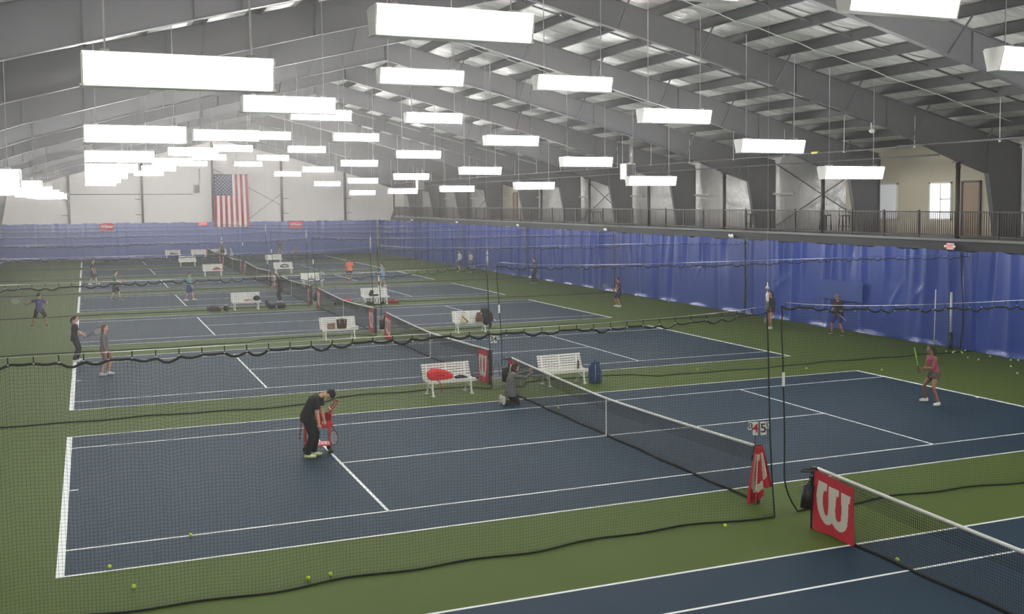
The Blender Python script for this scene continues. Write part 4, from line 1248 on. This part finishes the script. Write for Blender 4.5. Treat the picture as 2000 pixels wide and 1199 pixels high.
p, hw, M = person('person in a black hooded jacket and shorts with long hair by the side curtain', (16.1, 16.7), 185, H=1.64, lean=2, feet=[(.12, .14), (-.1, -.14)], hands=[(.16, .2, .92), (.2, -.12, .96)], skin='tan', hair=(44, 34, 34), hairstyle='long', top=(38, 38, 46), sleeve=1.0,
       bottom=(70, 42, 50), bstyle='short_shorts', shoes=(226, 224, 196))
racket(hw[0], (-.35, .1, -.85), (1, .3, 0), 'dark racket hanging from the hand of the person in the black jacket', (60, 66, 62))
p, hw, M = person('person in a black shirt, blue shorts and grey cap ready against the side curtain', (17.42, 13.7), 185, H=1.72, lean=8, hz=.88, feet=[(.05, .34), (.04, -.36)], hands=[(.26, .16, .98), (.28, -.12, .98)], skin='tan', hair=(60, 50, 46), cap=(128, 130, 140), top=(44, 40, 46), sleeve=.6,
       bottom=(58, 60, 124), shoes=(44, 46, 50), build=1.25, curl=(80, 80))
racket(hw[0], (.35, -.75, -.5), (.2, .4, 1), 'pale racket held by the person in the grey cap', (150, 160, 180))
person('person in a white cap and dark clothes beside the last net', (1.25, 92.6), -90, H=1.72, lean=2, feet=[(.0, .1), (.0, -.1)], hands=[(.1, .24, .9), (.14, -.24, .86)], skin='light', hair=(80, 70, 60), cap=(230, 230, 226), top=(84, 84, 86), sleeve=.6, bottom=(50, 52, 56), shoes=(60, 60, 60))
person('person in dark clothes in front of the far curtain on the mezzanine side', (7.2, 94.0), -90, H=1.70, lean=2, feet=[(.0, .1), (.0, -.1)], hands=[(.1, .24, .9), (.14, -.24, .86)], skin='tan', hair=(40, 36, 40), top=(54, 58, 78), sleeve=.6, bottom=(50, 52, 60), shoes=(60, 60, 60), build=1.1)
person('child in a faded green top behind the empty white bench', (5.7, 84.5), -90, H=1.35, lean=2, feet=[(.0, .1), (.0, -.1)], hands=[(.1, .24, .9), (.14, -.24, .86)], skin='light', hair=(40, 44, 60), top=(92, 112, 116), sleeve=.6, bottom=(60, 64, 84), shoes=(60, 60, 60))
person('child in a red and dark outfit on the last court', (8.1, 89.6), 180, H=1.40, lean=8, hz=.86, feet=[(.1, .14), (-.1, -.14)], hands=[(.24, .12, 1.0), (.26, -.2, 1.0)], skin='tan', hair=(60, 46, 60), top=(130, 70, 92), sleeve=.6, bottom=(60, 64, 70), shoes=(60, 60, 60))
person('person in a white sun hat beside the seventh net', (.9, 81.3), 180, H=1.45, lean=12, feet=[(.1, .1), (-.1, -.1)], hands=[(.24, .12, .9), (.26, -.2, .9)], skin='light', hair=(60, 60, 80), cap=(220, 226, 232), top=(168, 178, 190), sleeve=.6, bottom=(170, 176, 186), shoes=(60, 60, 60))

# ------------------------------------------------------------------ ball cart
root = empty('ball_cart', (-6.66, 1.22, 0), math.radians(-6), 'red wheeled ball cart with a basket and handle in front of the bending person', 'ball cart')
M_cart = mat('cart_red', srgb(206, 44, 58), .45, var=.04)
b = MB()
for sx in (-1, 1):
    for sy in (-1, 1): b.tube([(sx * .27, sy * .2, .14), (sx * .27, sy * .2, .62)], .014, 8)
for z in (.2, .6):
    b.tube([(-.27, -.2, z), (.27, -.2, z), (.27, .2, z), (-.27, .2, z)], .013, 8, closed=True)
b.build('cart_frame', M_cart, root)
b = MB(); b.box((0, 0, .2), (.52, .38, .02)); b.build('shelf', M_cart, root)
b = MB()
for (c, d) in (((.29, 0, .79), (.03, .42, .40)), ((0, .2, .74), (.56, .02, .26)), ((0, -.2, .68), (.56, .02, .14)), ((-.28, 0, .74), (.02, .42, .26)), ((0, 0, .61), (.56, .4, .015))): b.box(c, d)
b.build('basket', M_cart, root)
b = MB()
for i in range(40):
    b.ell((random.uniform(-.23, .23), random.uniform(-.16, .16), .65 + random.uniform(0, .02)), (.033, .033, .033), 8, 6)
b.build('ball_load', M_ball, root)['kind'] = 'stuff'
b = MB(); b.tube([(.29, -.15, .95), (.45, -.15, 1.16), (.45, .15, 1.16), (.29, .15, .95)], .013, 8); b.build('push_handle', M_cart, root)
b = MB(); b.tube([(.45, -.1, 1.16), (.45, .1, 1.16)], .02, 8); b.build('handle_grip', M_black, root)
for sx in (-1, 1):
    for sy in (-1, 1):
        b = MB(); b.tube([(sx * .27, sy * .2 - .02, .055), (sx * .27, sy * .2 + .02, .055)], .055, 14); b.tube([(sx * .27, sy * .2, .05), (sx * .27, sy * .2, .15)], .012, 6)
        b.build('caster_wheel', M_black, root)
racket((-6.40, 1.05, .80), (.12, -.05, -.9), (.5, -.8, 0), 'dark racket hanging on the side of the red ball cart', (90, 40, 46))
root = empty('striped_towel', (-7.02, 1.22, .3), math.radians(-20), 'red and white striped towel hanging from the end of the ball cart', 'towel')
b = MB()
for i in range(9):
    b.cur = i % 2; b.grid(lambda u, v: (-.03 + .06 * (i + v) / 9 - .01 + .02 * math.sin(u * 6), -.09 + .18 * u, .05 + .42 * (i + v) / 9), 6, 1)
b.build('cloth', [M_cart, M_bone], root)

# ------------------------------------------------------------------ balls
made = None
bl = [((214, 1111), 'between the near sidelines of the second court', -11.13, -5.35), ((262, 1150), 'outside the near corner of the second court', -10.82, -6.46), (0, 'resting on the singles line of the second court', -9.84, -4.18),
      (0, 'at the first divider net hem, by the baseline side of a pair', -8.42, -7.18), (0, 'at the first divider net hem, by the post side of a pair', -8.08, -7.15), (0, 'beside the bottom corner of the first divider net near the posts', -1.36, -7.55),
      (0, 'behind the mesh of the first tennis net', .12, -10.21), (0, 'just past the second net near the kneeling person', .3, 3.64), (0, 'beyond the far sideline of the second court by the divider hem', 7.13, 7.8),
      (0, 'on green floor behind the far sideline of the second court', 10.53, 6.46), (0, 'on green floor near the far corner of the second court', 12.55, 5.10)]
for i, (_, w, x, y) in enumerate(bl):
    bl[i] = ('yellow ball ' + w, x, y)
names = ['first', 'second', 'third', 'fourth', 'fifth', 'sixth', 'seventh', 'eighth', 'ninth', 'tenth', 'eleventh', 'twelfth', 'thirteenth']
for i, (x, y) in enumerate([(17.54, 7.53), (17.56, 7.21), (17.80, 7.38), (17.93, 7.17), (17.78, 6.96), (18.35, 7.42), (17.10, 5.99), (17.07, 5.45), (18.05, 5.89), (18.0, 4.89), (18.2, 4.75), (16.90, 3.82), (15.94, 2.61)]):
    bl.append(('loose tennis ball by the side curtain, %s counting away from the padded post' % names[i], x, y))
bl += [('pale tennis ball at the foot of the side curtain near the crouching player', 18.2, 29.74), ('pale tennis ball in front of the bench with brown bags', -2.38, 20.79), ('pale tennis ball on the sixth court near the singles line', -6.8, 56.4),
       ('small pale tennis ball far along the green floor by the curtain', 16.3, 72.0), ('small tennis ball on the fifth court beside the bench with red jacket', -.6, 52.8)]
bm = MB(); bm.ell((0, 0, .033), (.033, .033, .033), 16, 12)
sm_ = MB(); sm_.tube([(.0335 * math.cos(a) * math.cos(.5 * math.sin(2 * a)), .0335 * math.sin(a) * math.cos(.5 * math.sin(2 * a)), .033 + .0335 * math.sin(.5 * math.sin(2 * a))) for a in np.linspace(0, 2 * math.pi, 33)[:-1]], .0012, 4, closed=True)
ballme = bm.mesh('tennis_ball', M_ball); palem = bm.mesh('tennis_ball', M_pale); seam = sm_.mesh('seam', M_bone)
for (lab, x, y) in bl:
    o = link('tennis_ball', palem if ('curtain' in lab or 'pale' in lab) and '%s counting' % 'fourth' not in lab and '%s counting' % 'fifth' not in lab else ballme, None, (x, y, .004)); tag(o, lab, 'ball', 'loose tennis balls'); o.rotation_euler.z = x * 7
    if y < 10: link('seam', seam, o)

# ------------------------------------------------------------------ bags and things on the benches
def soft(name, parts, rgb, loc, label, cat, rz=0, extra=None, vox=.012, group=None):
    root = empty(name, loc, rz, label, cat, group)
    b = MB()
    for p in parts:
        if p[0] == 'e': b.ell(p[1], p[2], 16, 10, Euler(p[3]).to_matrix() if len(p) > 3 else None)
        elif p[0] == 't': b.tube(p[1], p[2], 12, rb=p[3] if len(p) > 3 else None)
        elif p[0] == 'b': b.box(p[1], p[2], *(p[3:] if len(p) > 3 else ()))
    remeshed('bag_body' if 'bag' in name or 'pack' in name else 'cloth', b, vox, [fabric('%d_%d_%d' % rgb, rgb)], root, 3)
    for (nm, bb, m) in (extra or []): bb.build(nm, m, root)
    return root
def T(pts, r, n=6): q = MB(); q.tube(pts, r, n); return q
ST = .445
lt = MB(); lt.box((-.02, -.13, .15), (.22, .004, .03))
soft('racket_bag', [('t', [(-.38, 0, .17), (-.28, 0, .18), (-.05, 0, .17), (.2, 0, .13), (.38, -.02, .09)], [.10, .17, .17, .13, .06], [.1, .13, .13, .1, .06])], (226, 58, 66), (-1.96, 7.12, ST), 'red racket bag lying on the first white bench', 'bag', 0,
     [('strap', T([(-.2, -.12, .05), (-.1, -.22, 0), (-.06, -.30, -.12), (-.05, -.31, -.32)], .014), fabric('r1', (200, 40, 50))), ('lettering', lt, fabric('r2', (150, 40, 48))), ('zipper', T([(-.36, -.11, .22), (-.1, -.14, .26), (.2, -.1, .19), (.36, -.05, .12)], .006), fabric('r3', (150, 34, 44)))])
soft('dark_cloth', [('e', (0, 0, .05), (.12, .1, .05)), ('t', [(0, 0, .06), (.15, -.02, .05), (.3, -.03, .02)], [.07, .06, .02], [.04, .04, .015])], (44, 38, 72), (-1.42, 7.1, ST), 'navy cloth spilling from the red racket bag on the bench', 'cloth')
pk = MB(); 
for s in (-1, 1): pk.tube([(s * .1, -.15, .1), (s * .12, -.17, .35), (s * .08, -.12, .6)], .008, 6)
pk.tube([(-.15, -.1, .3), (0, -.17, .32), (.15, -.1, .3)], .006, 6)
soft('tennis_backpack', [('t', [(0, 0, .02), (0, 0, .2), (0, 0, .5), (0, 0, .68)], [.22, .25, .22, .13], [.15, .17, .15, .1]), ('e', (0, -.1, .22), (.15, .09, .15))], (38, 62, 98), (3.02, 7.05, 0), 'navy blue tennis backpack standing at the end of the second bench', 'backpack', .2,
     [('piping', pk, fabric('pip', (150, 180, 210))), ('carry_handle', T([(-.04, 0, .68), (0, 0, .74), (.04, 0, .68)], .01), M_black)])
root = empty('water_bottle', (2.58, 7.36, ST), 0, 'olive metal water bottle on the second bench', 'bottle')
b = MB(); b.tube([(0, 0, 0), (0, 0, .2), (0, 0, .22)], [.036, .036, .026], 12); b.build('bottle_body', fabric('ol', (92, 94, 70), .4), root)
b = MB(); b.tube([(0, 0, .22), (0, 0, .255)], .022, 10); b.build('cap', M_black, root)
# ball hoppers by the second net post
def hopper(x, y, lab):
    root = empty('ball_hopper', (x, y, 0), .2, lab, 'ball hopper', 'wire ball hoppers')
    b = MB(); r = .13
    for i in range(9):
        t = -1 + 2 * i / 8
        for s in (-1, 1): b.tube([(t * r, s * r, .0), (t * r, s * r, .33)], .004, 4); b.tube([(s * r, t * r, .0), (s * r, t * r, .33)], .004, 4)
    for z in (0.01, .11, .22, .33): b.tube([(-r, -r, z), (r, -r, z), (r, r, z), (-r, r, z)], .005, 5, closed=True)
    b.build('wire_basket_grille', M_chrome, root)
    b = MB(); b.tube([(-r, 0, .33), (-r * .7, 0, .6), (-.03, 0, .8), (.03, 0, .8), (r * .7, 0, .6), (r, 0, .33)], .009, 6); b.build('hopper_handle', M_black, root)
hopper(-.02, 7.65, 'silver wire ball hopper standing by the third net post, next to the bench'); hopper(.36, 7.75, 'silver wire ball hopper under the black bin of the second net')
# bench three: brown bag and tote
soft('tan_bag', [('b', (0, 0, .13), (.30, .12, .24))], (146, 112, 88), (-2.22, 21.45, ST), 'small tan bag on the bench with two brown bags', 'bag', 0, [('flap', T([(-.14, -.065, .2), (.14, -.065, .2)], .012), fabric('tn', (120, 88, 66)))])
soft('tote_bag', [('t', [(0, 0, .01), (0, 0, .2), (0, 0, .40)], [.19, .21, .22], [.07, .08, .06])], (70, 48, 46), (-1.78, 21.45, ST), 'dark brown tote bag with pale patches standing on the bench', 'bag', 0,
     [('pale_patch', T([(-.12, -.075, .38), (-.1, -.08, .3), (-.08, -.08, .2)], .02), fabric('pp', (176, 150, 138))), ('pale_patch', T([(.12, -.075, .38), (.1, -.08, .3), (.09, -.08, .2)], .02), fabric('pp', (176, 150, 138))), ('bag_handle', T([(-.08, 0, .38), (0, -.02, .46), (.08, 0, .38)], .01), M_black)])
soft('rumpled_cloth', [('e', (0, 0, .03), (.12, .08, .03)), ('e', (.13, 0, .05), (.08, .07, .05))], (214, 212, 206), (-1.28, 21.5, ST), 'white and black crumpled cloth at the end of the bench with brown bags', 'cloth')
# bench four
soft('canvas_bag', [('t', [(0, 0, .02), (0, 0, .18), (0, .02, .42)], [.15, .15, .04], [.1, .1, .04]), ('e', (.1, -.02, .07), (.13, .08, .07))], (222, 206, 170), (3.42, 21.2, ST), 'cream canvas bag with black patches on the fourth bench', 'bag', 0,
     [('dark_trim', T([(-.1, -.08, .3), (0, -.1, .2), (.1, -.1, .12), (.14, -.1, .05)], .018), M_black), ('carry_strap', T([(-.06, 0, .42), (0, 0, .6), (.04, 0, .42)], .01), fabric('cs', (150, 120, 80)))])
soft('brown_bag', [('t', [(0, 0, .02), (0, 0, .2), (0, .04, .42)], [.17, .17, .09], [.1, .1, .07])], (110, 72, 56), (4.12, 21.2, ST), 'brown leather bag on the fourth bench under the black jacket', 'bag')
soft('black_jacket', [('t', [(-.1, .02, .5), (.1, 0, .46), (.3, 0, .25), (.38, 0, .0)], [.10, .16, .15, .1], [.1, .13, .1, .06]), ('e', (.32, 0, -.12), (.07, .07, .16)), ('e', (.12, -.05, .0), (.16, .08, .16)), ('e', (.02, -.08, .25), (.15, .08, .15))], (34, 36, 42), (4.34, 21.3, ST), 'black jacket heaped over the end of the fourth bench', 'jacket')
# floor bags around bench five
soft('duffel_bag', [('t', [(-.32, 0, .13), (-.1, 0, .17), (.15, 0, .15), (.36, 0, .07)], [.1, .16, .14, .07])], (66, 62, 70), (-5.35, 36.2, 0), 'dark duffel bag lying on the floor furthest from the fifth bench', 'bag', 0, group='dark bags on the floor')
soft('black_backpack', [('e', (0, 0, .15), (.15, .13, .17)), ('e', (.0, -.08, .12), (.1, .08, .1))], (44, 44, 48), (-4.72, 36.1, 0), 'small black backpack with white straps on the floor beside the fifth bench', 'backpack', 0, [('strap', T([(-.12, -.08, .28), (-.03, -.1, .36), (.05, -.1, .24)], .014), M_white)])
soft('pink_cloth', [('e', (0, 0, .06), (.16, .09, .07)), ('t', [(.05, 0, .04), (.25, 0, .04), (.4, -.02, .03)], [.05, .03, .02])], (186, 150, 142), (-3.62, 36.35, ST), 'dusty pink cloth lying on the fifth bench', 'cloth')
soft('black_bag', [('e', (0, 0, .14), (.19, .13, .14)), ('e', (0, 0, .22), (.1, .1, .08))], (30, 32, 32), (-3.12, 36.4, ST), 'rounded black bag on the end of the fifth bench', 'bag')
soft('navy_bag', [('t', [(-.2, 0, .5), (-.1, 0, .25), (.05, 0, .13), (.25, 0, .14)], [.06, .12, .14, .12])], (52, 54, 68), (-2.5, 36.1, 0), 'navy bag leaning at the end of the fifth bench', 'bag')
soft('black_holdall', [('t', [(-.3, 0, .17), (.0, 0, .19), (.28, 0, .17)], [.14, .18, .14])], (46, 48, 58), (-1.98, 36.0, 0), 'black holdall on the floor next to the person in black', 'bag', 0, [('strap', T([(-.22, -.18, .2), (-.2, -.19, .05)], .014), M_white)])
# around bench six
soft('black_racket_bag', [('t', [(-.22, 0, .06), (-.12, 0, .12), (-.05, 0, .34)], [.08, .12, .1]), ('e', (.12, 0, .06), (.2, .1, .06))], (34, 34, 38), (3.12, 36.2, ST), 'black bag propped up on the sixth bench', 'bag')
soft('open_bag', [('b', (0, 0, .12), (1.0, .34, .2))], (64, 60, 64), (1.55, 36.5, 0), 'large dark open bag on the floor by the fourth court far end', 'bag', .05, [('red_lining', (lambda q: (q.ell((.16, 0, .24), (.34, .16, .10), 12, 8), q)[1])(MB()), fabric('rl', (214, 60, 60)))])
soft('red_bag', [('t', [(-.4, 0, .08), (0, 0, .14), (.35, 0, .06)], [.06, .14, .05])], (160, 48, 60), (4.25, 36.3, 0), 'dark red racket bag on the floor past the sixth bench', 'bag')
soft('black_racket_case', [('t', [(-.6, 0, .06), (-.2, 0, .08), (.3, 0, .10), (.5, 0, .06)], [.05, .08, .1, .05])], (48, 32, 36), (3.2, 36.0, 0), 'long black and red case lying under the sixth bench', 'bag')
# bench seven on
soft('grey_bag', [('e', (0, 0, .34), (.2, .16, .2)), ('e', (0, 0, .12), (.16, .14, .13))], (150, 164, 164), (3.2, 51.1, ST), 'round grey green bag standing on the seventh bench', 'bag')
soft('brown_cloth', [('e', (0, 0, .06), (.3, .08, .06))], (128, 104, 92), (2.55, 51.1, ST), 'brown cloth on the seventh bench', 'cloth')
soft('loop_bag', [('t', [(-.32, 0, .08), (-.25, 0, .2), (0, 0, .26), (.25, 0, .2), (.34, 0, .08), (0, 0, .06), (-.32, 0, .08)], [.05] * 7)], (40, 36, 38), (3.15, 66.0, ST), 'black loop shaped racket bag on the eighth bench', 'bag', 0, [('pale_panel', (lambda q: (q.ell((0, -.02, .15), (.2, .03, .06), 12, 6), q)[1])(MB()), M_bone)])
soft('red_jacket', [('t', [(-.35, 0, .03), (0, 0, .13), (.3, 0, .06)], [.04, .12, .05]), ('e', (.42, -.05, .02), (.12, .06, .04))], (172, 62, 70), (-2.1, 65.6, ST), 'crumpled red jacket on the bench before the seventh court', 'jacket')
soft('dark_bag', [('t', [(-.3, 0, .1), (0, 0, .08), (.4, 0, .05)], [.1, .07, .04])], (60, 58, 58), (-3.25, 95.0, ST), 'dark bag on the bench against the far curtain', 'bag')
soft('tan_holdall', [('e', (-.2, 0, .14), (.25, .15, .14)), ('e', (.25, 0, .18), (.2, .15, .16))], (176, 140, 92), (1.35, 95.0, ST), 'tan bags heaped on the bench by the far curtain', 'bag')

# ------------------------------------------------------------------ haze volumes added to imitate lens glare, denser away from the mezzanine
for (xa, xb, dens, lab) in ((XL + .05, 7.0, HAZE, 'thin added haze imitating lens glare away from the mezzanine'), (7.0, CX - .6, HAZE * .42, 'fainter added haze imitating lens glare on the mezzanine side')):
    b = MB(); b.box(((xa + xb) / 2, (-27 + 96) / 2, 6.7), (xb - xa, 123, 13.0))
    hz = bpy.data.materials.new('glare_haze'); hz.use_nodes = True
    nt = hz.node_tree; nt.nodes.clear()
    out = nt.nodes.new('ShaderNodeOutputMaterial'); vs = nt.nodes.new('ShaderNodeVolumeScatter')
    vs.inputs['Color'].default_value = (1, .985, .97, 1); vs.inputs['Density'].default_value = dens; vs.inputs['Anisotropy'].default_value = 0.75
    nt.links.new(vs.outputs[0], out.inputs['Volume'])
    o = b.build('haze', hz); tag(o, lab, 'haze', kind='stuff')
